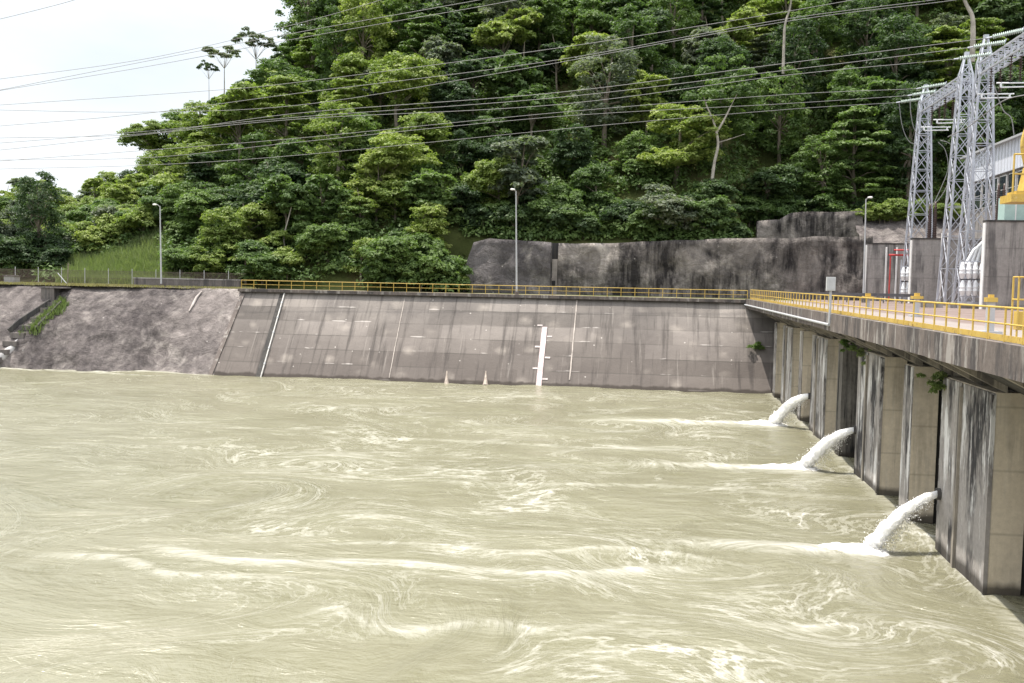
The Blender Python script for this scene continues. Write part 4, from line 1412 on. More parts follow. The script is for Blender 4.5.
# pale teal cabinet below it
p = at_y(1006, 219, 84.5)
CABN = thing('cabinet', 'pale teal control cabinet panel above the nearest blast wall', 'cabinet', (p.x + 1.6, 97.5, ZD))
p = at_y(1004.5, 215, 97.5); q = at_y(1030, 197, 97.5)
m = MB(); m.box(p.x, q.x, 97.5, 99.3, ZD, q.z); m.build('cabinet_body', M['teal'], CABN)
m = MB(); m.box(p.x + 0.9, p.x + 1.0, 97.44, 97.497, ZD + 1, q.z - 0.2); m.build('door_seam', M['white'], CABN)

# yellow ladder cage on the deck at the right edge
y = 40.0
p = at_y(1016.5, 335, y)
LC = thing('ladder_stand', 'tall yellow ladder frame standing on the deck at the right edge', 'ladder frame', (p.x, y, ZD))
zt = at_y(1018, 277, y).z
m = MB()
for dx in (0, 0.62):
    for dy in (0, 0.6):
        m.tube([(p.x + dx, y + dy, ZD), (p.x + dx, y + dy, zt)], 0.04, 6)
for z in (zt, (zt + ZD) / 2 + 0.3):
    for dy in (0, 0.6): m.tube([(p.x, y + dy, z), (p.x + 0.62, y + dy, z)], 0.035, 6)
    for dx in (0, 0.62): m.tube([(p.x + dx, y, z), (p.x + dx, y + 0.6, z)], 0.035, 6)
m.build('frame', M['yellow'], LC)
m = MB(); m.box(p.x + 0.05, p.x + 0.57, y + 0.05, y + 0.55, ZD + 0.3, ZD + 1.0); m.build('winch_box', M['yellow'], LC)


# ------------------------------------------------------------------ lamp posts
def lamp(label, pb, pt, y, zb, arm=-1):
    p, q = at_y(pb[0], pb[1], y), at_y(pt[0], pt[1], y)
    p.z = zb
    t = thing('lamp_post', label, 'lamp post', tuple(p), 'tall lamp posts along the wall top')
    m = MB(); m.tube([p, p.lerp(q, 0.5), q], [0.125, 0.095, 0.065], 8); m.build('pole', M['grey'], t)
    m = MB(); m.tube([p - Vector((0, 0, 0.05)), p + Vector((0, 0, 0.5))], 0.26, 8); m.build('base', M['fascia'], t)
    m = MB(); m.tube([q - Vector((0, 0, 0.1)), q + Vector((arm * 0.15, -0.3, 0.12)), q + Vector((arm * 0.3, -0.7, 0.15))], 0.05, 6); m.build('arm', M['grey'], t)
    c_ = q + Vector((arm * 0.4, -0.8, 0.12))
    m = MB(); m.lathe(c_ - Vector((arm * 0.4, 0, 0)), (arm, 0, 0), [(0, 0.04), (0.1, 0.09), (0.4, 0.12), (0.55, 0.08), (0.6, 0.01)], 8); m.build('lamp_head', M['white'], t)


lamp('slim grey lamp post on the left berm before green bushes', (161.3, 285), (160, 206), 121.0, BERM, -1)
lamp('slim pale lamp post in the middle, before the short charcoal wall', (516.8, 291), (516, 191), 121.0, BERM, -1)
lamp('slim grey lamp post beside the farthest blast wall on the right', (863.5, 298), (866, 199), 122.0, ZD, 1)


# ------------------------------------------------------------------ water jets
def jet(label, a, c, r0, seed):
    rg = np.random.default_rng(seed)
    t = thing('water_jet', label, 'water jet', tuple(c), 'water jets from the pier outlets')
    pts, rr = [], []
    n_ = 60
    A, Cc = Vector(a), Vector(c)
    h = A.z
    for i in range(n_ + 1):
        s = i / n_
        p = A.lerp(Cc, s); p.z = h * (1 - 0.22 * s - 0.78 * s * s)
        if i == n_: p.z = -0.15
        pts.append(p); rr.append(r0 * (0.85 + 1.0 * s))
    m = MB(); nn = 26
    m.tube(pts, rr, nn, True, True)
    for i, v in enumerate(m.v[: (n_ + 1) * nn]):
        ring = i // nn; s = ring / n_
        ctr = pts[ring]; d = Vector(v) - ctr
        k = 1 + (0.08 + 0.40 * s) * (noise.noise((v[0] * 1.6 + seed, v[1] * 2.5, v[2] * 2.2)) + 0.6 * noise.noise((v[0] * 4 + seed, v[1] * 5, v[2] * 5)) + 0.5 * noise.noise((v[0] * 10 + seed, v[1] * 11, v[2] * 11)))
        v2 = ctr + d * max(0.4, k)
        m.v[i] = tuple(v2)
    for k in range(0):
        an = 2 * math.pi * k / 12 + rg.uniform(-0.2, 0.2)
        i0, i1 = rg.integers(3, 22), rg.integers(44, n_ + 1)
        sp_, sr_ = [], []
        for i in range(i0, i1):
            s = i / n_
            o_ = rr[i] * (0.85 + 0.55 * (i - i0) / (i1 - i0))
            w_ = 0.5 * noise.noise((s * 6, k * 3.7, seed))
            sp_.append(pts[i] + Vector((0, math.cos(an + w_) * o_, math.sin(an + w_) * o_ - 0.10 * s * s)))
            sr_.append(r0 * (0.22 + 0.2 * abs(noise.noise((s * 14, k, seed)))) * min(1, (i - i0 + 1) / 6, (i1 - i) / 5))
        m.tube(sp_, sr_, 7)
    m.build('stream', M['jet'], t)
    # ragged spray: drops shed below and around the stream
    m = MB()
    for k in range(2600):
        s = rg.uniform(0.15, 1.0) ** 0.8
        i = min(n_ - 1, int(s * n_)); p = pts[i].copy()
        sp = r0 * (0.8 + 1.7 * s)
        dz = -abs(rg.normal(0, 1)) * sp * (0.5 + s) if rg.random() < 0.65 else rg.normal(0, 0.5) * sp
        p += Vector((rg.normal(0, 0.75) * sp, rg.normal(0, 0.7) * sp, dz + rr[i] * (-0.3)))
        if p.z < 0.03: continue
        q = rg.uniform(0.012, 0.045)
        e = Vector((rg.uniform(-1, 1), rg.uniform(-1, 1), rg.uniform(-1, 1))).normalized() * q
        f = e.orthogonal().normalized() * q * 0.7
        g = e.cross(f).normalized() * q * 0.7
        m.add([p + e, p + f, p - f, p + g, p - g, p - e * 1.4], [(0, 1, 3), (0, 3, 2), (0, 2, 4), (0, 4, 1), (5, 3, 1), (5, 2, 3), (5, 4, 2), (5, 1, 4)], True)
    m.build('spray', M['jet'], t)['kind'] = 'stuff'
    # boil where it lands
    m = MB()
    nr, na = 12, 40
    vs, fs = [], []
    for j in range(nr + 1):
        for k in range(na):
            an = 2 * math.pi * k / na; q = j / nr
            rx, ry = (2.6 if math.cos(an) < 0 else 1.1) * r0 / 0.19, 0.75 * r0 / 0.19
            wob = 1 + 0.35 * noise.noise((math.cos(an) * 1.7 + seed, math.sin(an) * 1.7, 0.5))
            x_, y_ = c.x - 0.1 + q * rx * wob * math.cos(an), c.y + q * ry * wob * math.sin(an)
            z_ = (1 - q ** 1.5) * 0.30 * (0.6 + 1.2 * abs(noise.noise((x_ * 2.2, y_ * 2.2, seed)))) + 0.14 * noise.noise((x_ * 5, y_ * 5, seed)) * (1 - q) - 0.12 * q ** 3 + 0.09
            vs.append((x_, y_, z_))
    for j in range(nr):
        for k in range(na):
            k2 = (k + 1) % na
            fs.append((j * na + k, (j + 1) * na + k, (j + 1) * na + k2, j * na + k2))
    m.add(vs, fs, True)
    m.build('splash', M['jet'], t)


jl = ['nearest and largest white water jet from the lit near pier', 'middle white water jet arching from the second wide pier', 'farthest and smallest white water jet close to the far wall']
for i, ((a, c), lab) in enumerate(zip(JET3D, jl)):
    jet(lab, a, c, (0.185, 0.23, 0.26)[i], 3 + i)


# ------------------------------------------------------------------ foliage
def leaf_quads(P, Nn, size, rg, aspect=0.5, droop=0.15):
    """a kite-shaped leaf at each point P facing roughly along Nn"""
    n_ = len(P)
    Nn = Nn / np.maximum(1e-6, np.linalg.norm(Nn, axis=1, keepdims=True))
    t = rg.normal(size=(n_, 3))
    t -= Nn * np.sum(t * Nn, 1, keepdims=True)
    t /= np.maximum(1e-6, np.linalg.norm(t, axis=1, keepdims=True))
    s = np.cross(Nn, t)
    ln = size * rg.uniform(0.6, 1.35, (n_, 1))
    wd = ln * aspect
    a = P - t * ln * 0.5
    c = P + t * ln * 0.5 - Nn * ln * droop
    b_ = P + s * wd * 0.5 - Nn * ln * 0.04
    d = P - s * wd * 0.5 - Nn * ln * 0.04
    V = np.stack([a, b_, c, d], 1).reshape(-1, 3)
    return V


def clumps_to_mesh(name, centers, radii, per, size, rg, flat=0.65, up=0.55, tone=None, aspect=0.5, droop=0.15):
    Ps, Ns, Ts = [], [], []
    for i, (c, r) in enumerate(zip(centers, radii)):
        n_ = int(per * (r / np.mean(radii)) ** 2)
        d = rg.normal(size=(n_, 3)); d /= np.linalg.norm(d, axis=1, keepdims=True)
        d[:, 2] = np.where(d[:, 2] < -0.25, -d[:, 2] * 0.7, d[:, 2])
        rad = r * rg.uniform(0.55, 1.08, (n_, 1))
        off = d * rad; off[:, 2] *= flat
        Ps.append(np.asarray(c) + off)
        Ns.append(d * 0.8 + np.array([0, 0, up]) + rg.normal(scale=0.38, size=(n_, 3)))
        tn = (rg.uniform(0, 1) if tone is None else tone[i])
        Ts.append(np.clip(tn + rg.normal(scale=0.16, size=n_), 0, 1))
    P, Nn, T = np.concatenate(Ps), np.concatenate(Ns), np.concatenate(Ts)
    V = leaf_quads(P, Nn, size, rg, aspect, droop)
    me = np_mesh(name, V, np.arange(len(V)).reshape(-1, 4), False)
    a = me.attributes.new('tone', 'FLOAT', 'POINT')
    a.data.foreach_set('value', np.repeat(T, 4).astype(np.float32))
    return me


def trunk_mesh(name, H, crown_pts, r0, rg, lean=0.4, fork=0.45):
    m = MB()
    top = Vector((rg.normal(0, lean), rg.normal(0, lean), H * 0.86))
    def stem(t): return Vector((top.x * t * t + 0.2 * math.sin(t * 5 + H), top.y * t * t + 0.15 * math.sin(t * 4 + 2 * H), top.z * t))
    pts = [Vector((0, 0, -1.2))] + [stem(t) for t in (0.02, 0.2, 0.4, 0.6, 0.8, 1.0)]
    m.tube(pts, [r0 * 1.5, r0 * 1.2, r0, r0 * 0.85, r0 * 0.65, r0 * 0.45, r0 * 0.15], 8)
    idx = rg.choice(len(crown_pts), min(len(crown_pts), 14), replace=False)
    for i in idx:
        e = Vector(crown_pts[i])
        t = min(0.95, max(fork, (e.z / H) * 0.72 + rg.uniform(-0.08, 0.05)))
        b_ = stem(t)
        mid = b_.lerp(e, 0.5) + Vector((0, 0, 0.25 + rg.uniform(-0.2, 0.3)))
        rr = r0 * (1 - t * 0.7) * 0.5
        m.tube([b_, mid, e], [rr, rr * 0.65, rr * 0.22], 6)
    me = m.mesh(name)
    return me


def dome(n_, rg, H, R, z0, squash=1.0, irregular=0.35):
    """cluster centres through an uneven crown built from a few lobes"""
    lobes = []
    for k in range(rg.integers(4, 7)):
        an = rg.uniform(0, 6.28); d = R * rg.uniform(0.15, 0.62)
        lobes.append((d * math.cos(an), d * math.sin(an), z0 + (H - z0) * rg.uniform(0.24, 0.78), R * rg.uniform(0.38, 0.60)))
    out = []
    while len(out) < n_:
        lx, ly, lz, lr = lobes[rg.integers(len(lobes))]
        d = rg.normal(size=3); d /= np.linalg.norm(d)
        if d[2] < -0.6: continue
        q = lr * rg.uniform(0.72, 1.05)
        out.append((lx + d[0] * q, ly + d[1] * q, lz + d[2] * q * squash * 0.9))
    return np.array(out)


def make_kind(kind, seed):
    rg = np.random.default_rng(seed)
    if kind == 'round':
        H, R = 12.0, 5.2
        c = dome(170, rg, H, R, 0.6); r = rg.uniform(0.5, 1.25, len(c))
        cm = clumps_to_mesh('crown', c, r, 62, 0.45, rg)
        tm = trunk_mesh('trunk', H, c, 0.26, rg)
    elif kind == 'tall':
        H, R = 16.0, 3.9
        z = rg.uniform(2.5, 15.6, 140); an = rg.uniform(0, 6.28, 140)
        rad = R * np.sqrt(np.clip(1 - ((z - 8.8) / 7.2) ** 2, 0.05, 1)) * rg.uniform(0.45, 1.08, 140)
        c = np.stack([rad * np.cos(an), rad * np.sin(an), z], 1); r = rg.uniform(0.5, 1.3, 140)
        cm = clumps_to_mesh('crown', c, r, 66, 0.45, rg, flat=0.8)
        tm = trunk_mesh('trunk', H, c, 0.28, rg)
    elif kind == 'tier':                     # layered, flat sprays of foliage
        H, R = 11.5, 5.6
        c, r = [], []
        for lv in range(8):
            z = 1.8 + lv * 1.3; R_ = R * (1 - 0.09 * lv) * rg.uniform(0.8, 1.05)
            for k in range(18):
                an = rg.uniform(0, 6.28); d = R_ * math.sqrt(rg.uniform(0.1, 1))
                c.append((d * math.cos(an), d * math.sin(an), z - 0.05 * d * d * 0.35 + rg.normal(0, 0.2))); r.append(rg.uniform(0.6, 1.25))
        c = np.array(c)
        cm = clumps_to_mesh('crown', c, np.array(r), 85, 0.46, rg, flat=0.36, up=1.0)
        tm = trunk_mesh('trunk', H, c, 0.25, rg, fork=0.3)
    elif kind == 'open':                     # airy crown, big leaves, branches showing
        H, R = 13.0, 4.4
        c = dome(60, rg, H, R, 2.4, 1.0); r = rg.uniform(0.7, 1.3, len(c))
        cm = clumps_to_mesh('crown', c, r, 70, 0.72, rg, flat=0.6, aspect=0.6, droop=0.3)
        tm = trunk_mesh('trunk', H, c, 0.17, rg, lean=0.8, fork=0.35)
    elif kind == 'low':                      # crown reaching down to the ground
        H, R = 9.0, 4.6
        c = dome(170, rg, H, R, -1.8, 1.0); c[:, 2] = np.maximum(c[:, 2], 0.6); r = rg.uniform(0.5, 1.2, len(c))
        cm = clumps_to_mesh('crown', c, r, 62, 0.44, rg)
        tm = trunk_mesh('trunk', H * 0.85, c, 0.2, rg, fork=0.15)
    elif kind == 'bush':
        H, R = 4.6, 3.0
        c = dome(48, rg, H, R, 0.0, 0.9); c[:, 2] = np.maximum(c[:, 2], 0.5); r = rg.uniform(0.6, 1.1, len(c))
        cm = clumps_to_mesh('crown', c, r, 120, 0.42, rg)
        tm = trunk_mesh('trunk', H * 0.8, c, 0.10, rg, fork=0.1)
    elif kind == 'umbrella':                 # flat-topped emergent on a long bare stem
        H, R = 18.0, 3.4
        c = []
        for k in range(20):
            an = rg.uniform(0, 6.28); d = R * math.sqrt(rg.uniform(0, 1))
            c.append((d * math.cos(an), d * math.sin(an), H - 1.0 - 0.09 * d * d + rg.normal(0, 0.25)))
        c = np.array(c); r = rg.uniform(0.55, 1.0, len(c))
        cm = clumps_to_mesh('crown', c, r, 90, 0.5, rg, flat=0.5, up=0.9)
        tm = trunk_mesh('trunk', H, c, 0.15, rg, lean=0.7, fork=0.86)
    cm.materials.append(LEAF['mid']); tm.materials.append(M['bark'])
    return cm, tm


KINDS = {}
for kind, cnt in (('round', 4), ('tall', 3), ('tier', 3), ('open', 3), ('bush', 3), ('low', 4), ('umbrella', 2)):
    KINDS[kind] = [make_kind(kind, 100 + 17 * i + len(kind) * 31) for i in range(cnt)]

TREE_N = [0]


def tree(name, kind, leaf, loc, scale, label, cat_, group=None, bark=None, var=None, rz=None, sz=1.0):
    t = thing(name, label, cat_, tuple(loc), group)
    v = KINDS[kind][(TREE_N[0] if var is None else var) % len(KINDS[kind])]
    TREE_N[0] += 1
    t.rotation_euler.z = random.uniform(0, 6.28) if rz is None else rz
    wd_ = 1.0 if kind in ('umbrella', 'bush') else 1.18
    t.scale = (scale * wd_, scale * wd_, scale * sz)
    for nm, me, mt in (('trunk', v[1], M[bark or 'bark']), ('crown', v[0], LEAF[leaf])):
        o = bpy.data.objects.new(nm, me)
        C.objects.link(o)
        o.parent = t
        o.material_slots[0].link = 'OBJECT'
        o.material_slots[0].material = mt
    return t


# --- label helper: landmarks across and up the picture make each tree's description its own
COLS = [(-60, 'at the left edge'), (45, 'above the drain chute'), (110, 'left of left lamp'), (165, 'over left lamp'), (225, 'above railing end'), (285, 'above drain pipe'),
        (345, 'right of drain pipe'), (405, 'above mid river wall'), (455, 'left of charcoal wall'), (515, 'over middle lamp'), (560, 'over the wall gap'),
        (615, 'left above blackened wall'), (675, 'left of pale trunk'), (725, 'right of pale trunk'), (780, 'over the upper wall'), (840, 'above right lamp'),
        (900, 'behind far gantry'), (960, 'behind near gantry'), (1010, 'over white powerhouse')]
ROWS = [(-200, 'at the top of the photo'), (18, 'high on the hill'), (60, 'above the upper wires'), (105, 'among the lower wires'), (150, 'below the wires'), (195, 'low on the hill'), (235, 'at the foot of the hill')]
KW = {'round': 'rounded', 'tall': 'tall leafy', 'tier': 'layered', 'open': 'airy', 'bush': 'bushy', 'low': 'spreading', 'umbrella': 'flat-topped'}
LW_ = {'dark': 'dark green', 'mid': 'mid green', 'light': 'bright green', 'grey': 'grey-green'}
used = {}
cells = []


def where(px, py):
    c = [t for x, t in COLS if px >= x][-1]
    r = [t for y, t in ROWS if py >= y][-1]
    return r, c


todo = []


def plan(kind, leaf, X, Y, scale, sz=1.0, z=None):
    z = hill_z(X, Y) if z is None else z
    hgt = {'round': 9, 'tall': 12, 'tier': 8.5, 'open': 10, 'bush': 3, 'low': 6.5, 'umbrella': 16}[kind] * scale
    px, py = proj((X, Y, z + hgt * sz))
    if px < -45 or px > 1075 or py < -75: return
    todo.append((kind, leaf, X, Y, z, scale, sz, px, py))


rs = random.Random(21)
# forest rows, jittered grid
Y = 146.0
row = 0
while Y < 222:
    sp = 8.3
    X = -150 + (row % 2) * sp / 2
    while X < 90:
        x, y = X + rs.uniform(-2.6, 2.6), Y + rs.uniform(-2.2, 2.2)
        X += sp
        if x > 9 and y < 156: continue
        if x > 38 and y < 135: continue
        e = proj((x, y, hill_z(x, y)))
        left = e[0] < 150
        rr = rs.random()
        kind = 'round' if rr < 0.40 else 'tier' if rr < 0.57 else 'tall' if rr < 0.78 else 'open'
        if left and kind in ('tall', 'tier'): kind = 'low' if rs.random() < 0.7 else 'open'
        if kind == 'round' and rs.random() < 0.4: kind = 'low'
        if row < 2 and rs.random() < 0.75: kind = 'low'
        q = rs.random()
        if 62 < e[0] < 172 and y < 150: continue
        if 60 < e[0] < (172 if y < 166 else 150) and rs.random() < (0.8 if y < 166 else 0.5):
            plan('bush', 'light' if rs.random() < 0.6 else 'grey' if rs.random() < 0.5 else 'mid', x, y, rs.uniform(1.0, 1.7))
            continue
        # the wood is darker in the middle, yellower on the left and at the upper right
        if left: leaf = 'light' if q < 0.55 else 'mid' if q < 0.75 else 'grey'
        elif e[0] < 420: leaf = 'mid' if q < 0.36 else 'light' if q < 0.76 else 'grey' if q < 0.87 else 'dark'
        elif e[0] < 720: leaf = 'dark' if q < 0.40 else 'mid' if q < 0.78 else 'grey' if q < 0.92 else 'light'
        else: leaf = 'mid' if q < 0.42 else 'dark' if q < 0.65 else 'light' if q < 0.88 else 'grey'
        plan(kind, leaf, x, y, rs.uniform(0.75, 1.22) * (0.8 if left else 1.0), rs.uniform(0.9, 1.2) * (0.82 if 150 <= e[0] < 222 else 1.0))
    Y += 7.2
    row += 1
for px, y, k_, lf, sc_ in ((52, 190, 'low', 'light', 1.0), (66, 198, 'round', 'mid', 0.85), (80, 188, 'low', 'light', 0.95), (96, 200, 'open', 'grey', 0.95),
                          (112, 194, 'low', 'light', 0.8), (20, 196, 'low', 'light', 0.9), (4, 188, 'low', 'light', 0.9), (128, 204, 'round', 'dark', 1.0)):
    plan(k_, lf, at_y(px, 230, y).x, y, sc_)
for i in range(26):
    px, y = 66 + (i % 13) * 8.6 + rs.uniform(-3, 3), (142 if i < 13 else 150) + rs.uniform(-1.5, 4)
    plan('bush', 'light' if rs.random() < 0.62 else 'grey' if rs.random() < 0.5 else 'mid', at_y(px, 250, y).x, y, rs.uniform(0.75, 1.35))
# front edge of the forest, left part comes down to the berm
for i in range(34):
    px = -30 + i * 14.5 + rs.uniform(-6, 6)
    if px > 452: break
    y = rs.uniform(131.5, 137)
    x = at_y(px, 280, y).x
    if 64 < px < 178: continue
    k = 'bush' if rs.random() < 0.5 else 'low'
    lf = 'light' if rs.random() < 0.45 else 'mid'
    if px < 60: lf = 'dark' if rs.random() < 0.7 else 'mid'
    plan(k, lf, x, y, rs.uniform(0.8, 1.3) if k == 'bush' else rs.uniform(0.6, 0.9))
for i in range(14):
    px = 188 + i * 19 + rs.uniform(-6, 6)
    y = rs.uniform(138, 144)
    plan('open' if rs.random() < 0.35 else 'low', 'light' if rs.random() < 0.4 else 'mid', at_y(px, 280, y).x, y, rs.uniform(0.7, 0.95))
# shrubs lining the top of the dark walls
for i in range(34):
    px = 466 + i * 12.4 + rs.uniform(-7, 7)
    y = rs.uniform(142.8, 146)
    if px > 745: y += 12.5
    plan('bush', 'dark' if rs.random() < 0.5 else 'mid', at_y(px, 240, y).x, y, rs.uniform(0.6, 1.25))
for px, py_, s_ in ((440, 268, 1.5), (425, 276, 1.1), (452, 262, 1.0), (432, 262, 1.2), (446, 270, 0.8), (458, 275, 0.6), (866, 215, 0.5), (880, 225, 0.55), (893, 215, 0.6), (900, 232, 0.4), (948, 226, 0.6), (930, 222, 0.6), (952, 205, 0.7), (872, 209, 0.6), (886, 206, 0.75), (899, 210, 0.6), (915, 212, 0.7), (943, 212, 0.6), (858, 207, 0.5), (889, 228, 0.4)):
    y = 134.5 if px < 460 else 150.5
    pz = at_y(px, py_, y)
    plan('bush', 'mid' if px < 460 else 'light', pz.x, y, s_, 1.0, hill_z(pz.x, y) if px < 460 else 16.4 + (y - 143) * 0.63)

for (kind, leaf, X, Y, z, scale, sz, px, py) in todo:
    r, c = where(px, py)
    key = (kind, leaf, r, c)
    used.setdefault(key, []).append((px, py))
cnt = {}
for (kind, leaf, X, Y, z, scale, sz, px, py) in todo:
    r, c = where(px, py)
    key = (kind, leaf, r, c)
    lst = sorted(used[key])
    noun = 'shrub' if kind == 'bush' else 'tree'
    lab = f'{LW_[leaf]} {KW[kind]} {noun} {r}, {c}'
    if len(lst) == 2: lab = ('left ' if lst.index((px, py)) == 0 else 'right ') + lab
    elif len(lst) > 2: lab = ('leftmost ' if lst.index((px, py)) == 0 else 'rightmost ' if lst.index((px, py)) == len(lst) - 1 else 'middle ') + lab
    grp = 'shrubs at the forest edge' if kind == 'bush' else 'trees covering the hillside'
    tree('shrub' if kind == 'bush' else 'tree', kind, leaf, (X, Y, z), scale, lab, noun, grp, sz=sz)
print('TREES', len(todo))


# special trees
def special(name, kind, leaf, px, pbase, ptop, Y, label, bark='bark', var=0, wide=1.0, rz=0.3):
    H = {'umbrella': 18.0, 'open': 13.0, 'round': 12.0, 'tall': 16.0}[kind]
    p, q = at_y(px, pbase, Y), at_y(px, ptop, Y)
    s_ = (q.z - p.z) / H
    t = tree(name, kind, leaf, tuple(p), s_, label, 'tree', 'trees covering the hillside', bark, var, rz)
    t.scale = (s_ * wide, s_ * wide, s_)
    return t


special('tree', 'umbrella', 'grey', 222, 138, 43, 186, 'slender emergent tree with a wide flat crown against the sky', 'palebark', 0, 1.15)
special('tree', 'umbrella', 'dark', 208, 135, 60, 187, 'slender emergent tree with a small dark ball crown against the sky', 'palebark', 1, 0.75)
special('tree', 'umbrella', 'grey', 254, 150, 28, 184, 'flat-topped tree on the skyline right of the two slender emergents', 'bark', 1, 0.9)
special('tree', 'round', 'light', 152, 172, 117, 186, 'broad bright tree at the left shoulder of the forest, against the sky', 'bark', 0, 1.25)
special('tree', 'round', 'mid', 171, 168, 107, 190, 'broad mid green tree against the sky, second from the left shoulder of the forest', 'bark', 2, 1.2)
special('tree', 'round', 'grey', 191, 172, 122, 184, 'grey-green crown against the sky just left of the slender emergent trees', 'bark', 3, 1.2)
special('tree', 'tall', 'dark', 40, 270, 172, 137, 'dark pointed tree standing alone at the left edge', 'bark', 1, 0.9)

# pale bare trunk standing in front of the crowns
p0 = at_y(711, 200, 149.5)
PT = thing('tree', 'tree with a pale forked bare trunk right of the middle', 'tree', tuple(p0), 'trees covering the hillside')
m = MB()
ctrl = [at_y(711, 235, 149.5), at_y(711.5, 190, 149.5), at_y(714, 165, 149.5), at_y(718, 145, 149.5), at_y(716, 130, 149.5)]
m.tube(cat(ctrl, 6), [0.28] * 6 + [0.24] * 6 + [0.21] * 6 + [0.19] * 7, 8)
m.tube(cat([at_y(717, 132, 149.5), at_y(712, 118, 149.5), at_y(706, 104, 149.5), at_y(702, 90, 149.5)], 6), [0.15] * 7 + [0.11] * 6 + [0.06] * 6, 7)
m.tube(cat([at_y(717, 132, 149.5), at_y(724, 120, 149.5), at_y(730, 108, 149.8), at_y(738, 92, 150)], 6), [0.16] * 7 + [0.12] * 6 + [0.06] * 6, 7)
m.tube(cat([at_y(717, 143, 149.5), at_y(730, 139, 149.2), at_y(745, 134, 149)], 6), [0.08] * 7 + [0.04] * 6, 6)
m.build('trunk', M['palebark'], PT)
rg = np.random.default_rng(5)
cc = []
for k in range(26):
    q = at_y(rg.uniform(690, 760), rg.uniform(58, 100), 150 + rg.uniform(-1.5, 3)) - p0
    cc.append(tuple(q))
me = clumps_to_mesh('crown', np.array(cc), rg.uniform(0.8, 1.5, 26), 130, 0.5, rg)
me.materials.append(LEAF['mid'])
link('crown', me, None, PT)


def bare_trunk(label, pts, Y, r):
    P = [at_y(a, b_, Y) for a, b_ in pts]
    t = thing('tree', label, 'tree', tuple(P[0]), 'trees covering the hillside')
    m = MB(); c_ = cat(P, 6); m.tube(c_, [r * (1 - 0.5 * i / len(c_)) for i in range(len(c_))], 7); m.build('trunk', M['palebark'], t)
    rg = np.random.default_rng(int(pts[0][0]))
    cc = [tuple(P[-1] - P[0] + Vector((rg.normal(0, 1.8), rg.normal(0, 1.2), rg.uniform(-0.3, 2.4)))) for k in range(14)]
    me = clumps_to_mesh('crown', np.array(cc), rg.uniform(0.7, 1.2, 14), 100, 0.5, rg); me.materials.append(LEAF['mid'])
    link('crown', me, None, t)


bare_trunk('tree with a straight pale trunk at the top edge, right of centre', [(783, 74), (784, 44), (785, 25), (790, 8), (792, -6)], 166, 0.24)
bare_trunk('tree with a thick pale trunk at the top edge above the gantry', [(972, 62), (973, 32), (972, 16), (966, 4), (962, -8)], 160, 0.42)
bare_trunk('tree with thin pale twin stems above the sloping drain pipe', [(286, 258), (284, 238), (288, 220), (292, 205)], 136, 0.13)

# undergrowth: leafy ground cover over the slope
rg = np.random.default_rng(77)
cc, rr_ = [], []
while len(cc) < 5200:
    x, y = rg.uniform(-150, 75), rg.uniform(131.5, 205)
    if x > -27 and y < 142.2: continue
    if x > 9 and y < 155: continue
    if x > 33 and y < 158: continue
    z = hill_z(x, y)
    px, py = proj((x, y, z))
    if 62 < px < 172 and y < 139.5: continue
    if -20 < px < 1045 and -30 < py < 300:
        cc.append((x, y, z + rg.uniform(0.2, 1.6))); rr_.append(rg.uniform(1.0, 2.5))
for k in range(900):
    x, y = rg.uniform(-36, 11), rg.uniform(142.0, 147.0)
    if x < -25: y = rg.uniform(136, 146)
    cc.append((x, y, hill_z(x, y) + rg.uniform(0.0, 0.9))); rr_.append(rg.uniform(0.6, 1.3))
me = clumps_to_mesh('undergrowth', np.array(cc), np.array(rr_), 58, 0.62, rg, flat=0.8)
ug = link('undergrowth', me, LEAF['mid'])
tag(ug, 'leafy undergrowth covering the hillside between the trees', 'undergrowth', kind='stuff')


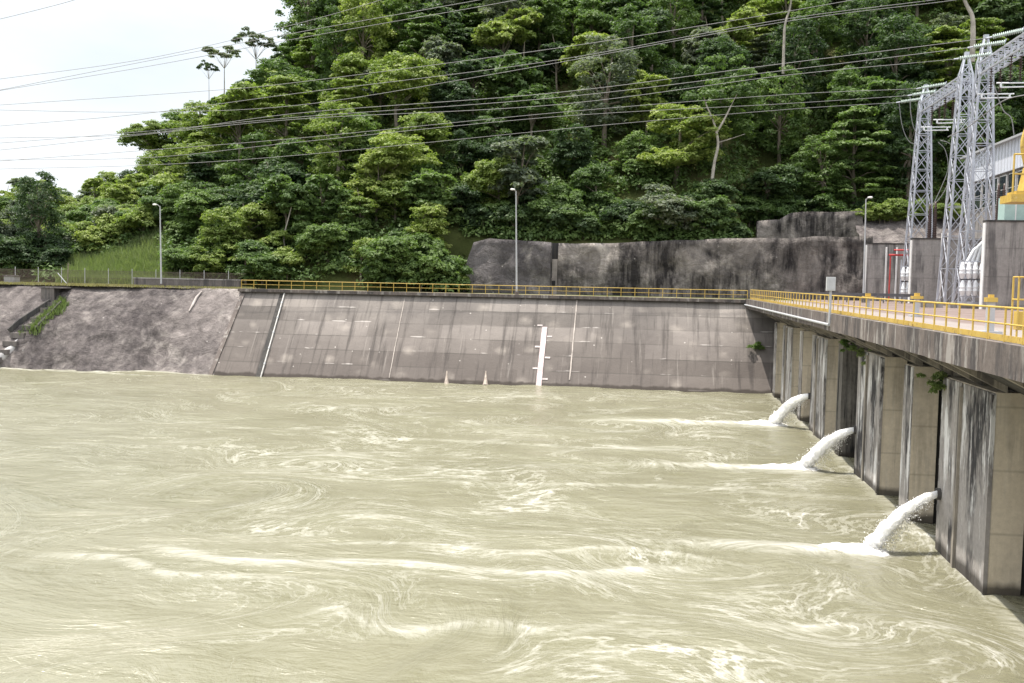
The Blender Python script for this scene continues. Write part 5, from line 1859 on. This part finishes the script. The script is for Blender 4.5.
# grass on the left bank and along the verge
def grass(name, label, pts, h, rg, n_per=26, spread=0.5, leaf='grass'):
    V, T = [], []
    for (x, y, z) in pts:
        tn = rg.uniform(0, 1)
        for k in range(n_per):
            a = rg.uniform(0, 6.28); bx_, by_ = x + rg.normal(0, spread), y + rg.normal(0, spread)
            hh = h * rg.uniform(0.5, 1.2); w = 0.05 + 0.03 * rg.random()
            lx, ly = rg.normal(0, 0.28) * hh, rg.normal(0, 0.28) * hh
            dx, dy = math.cos(a) * w, math.sin(a) * w
            V += [(bx_ - dx, by_ - dy, z - 0.05), (bx_ + dx, by_ + dy, z - 0.05), (bx_ + lx + dx * 0.2, by_ + ly + dy * 0.2, z + hh), (bx_ + lx - dx * 0.2, by_ + ly - dy * 0.2, z + hh)]
            T += [tn] * 4
    me = np_mesh(name, np.array(V), np.arange(len(V)).reshape(-1, 4), False)
    me.attributes.new('tone', 'FLOAT', 'POINT').data.foreach_set('value', np.array(T, dtype=np.float32))
    o = link(name, me, LEAF[leaf])
    return tag(o, label, 'grass', kind='stuff')


pts = []
for k in range(1900):
    px = rg.uniform(62, 190); y = rg.uniform(128, 145)
    x = at_y(px, 280, y).x
    if px > 172 and y > 134: continue
    pts.append((x, y, hill_z(x, y)))
for k in range(1300):
    px = rg.uniform(70, 152); y = rg.uniform(160, 212)
    x = at_y(px, 230, y).x
    pts.append((x, y, hill_z(x, y)))
grass('tall_grass', 'pale bright green tall grass slope behind the left fence', pts, 1.3, rg, 30, 0.45)
pts = []
for k in range(900):
    px = rg.uniform(-20, 250); y = rg.uniform(120, 124)
    pts.append((at_y(px, 285, y).x, y, BERM))
grass('verge_grass', 'short dry grass fringe on top of the left bank', pts, 0.30, rg, 16, 0.4, 'dry')
pts = []
for k in range(110):
    s_ = rg.random() ** 1.3
    q = bank_at_px(58 - 26 * s_ + rg.normal(0, 1.4 + 2.4 * abs(math.sin(9 * s_))), 305 + 27 * s_ + rg.normal(0, 2.6))
    pts.append((q.x, q.y, q.z))
grass('chute_grass', 'bright grass growing in the broken drain chute', pts, 0.55, rg, 22, 0.22, 'grass')


# single plants on the concrete
def fern(label, p, r, hang, seed, leaf='light'):
    rg = np.random.default_rng(seed)
    cc = [(rg.normal(0, r * 0.5), rg.normal(0, r * 0.35), rg.uniform(-hang, r * 0.5)) for k in range(9)]
    me = clumps_to_mesh('fern', np.array(cc), rg.uniform(r * 0.35, r * 0.6, 9), 60, r * 0.42, rg, aspect=0.3, droop=0.4)
    o = link('fern', me, LEAF[leaf], None, p)
    tag(o, label, 'plant')


fern('small green plant rooted in the river wall beside the dam', slope_at_px(759.5, 347, 0.25), 0.75, 0.4, 1, 'mid')
fern('hanging fern under the deck above the near pier', at_x(939, 376, DP - 0.25), 0.55, 0.9, 2, 'grass')
fern('hanging fern under the deck above the second wide pier', at_x(862, 349, DP - 0.25), 0.55, 0.9, 3, 'grass')
fern('small fern tuft under the deck above the dark stained pier', at_x(846, 345, DP - 0.2), 0.5, 0.5, 4, 'mid')
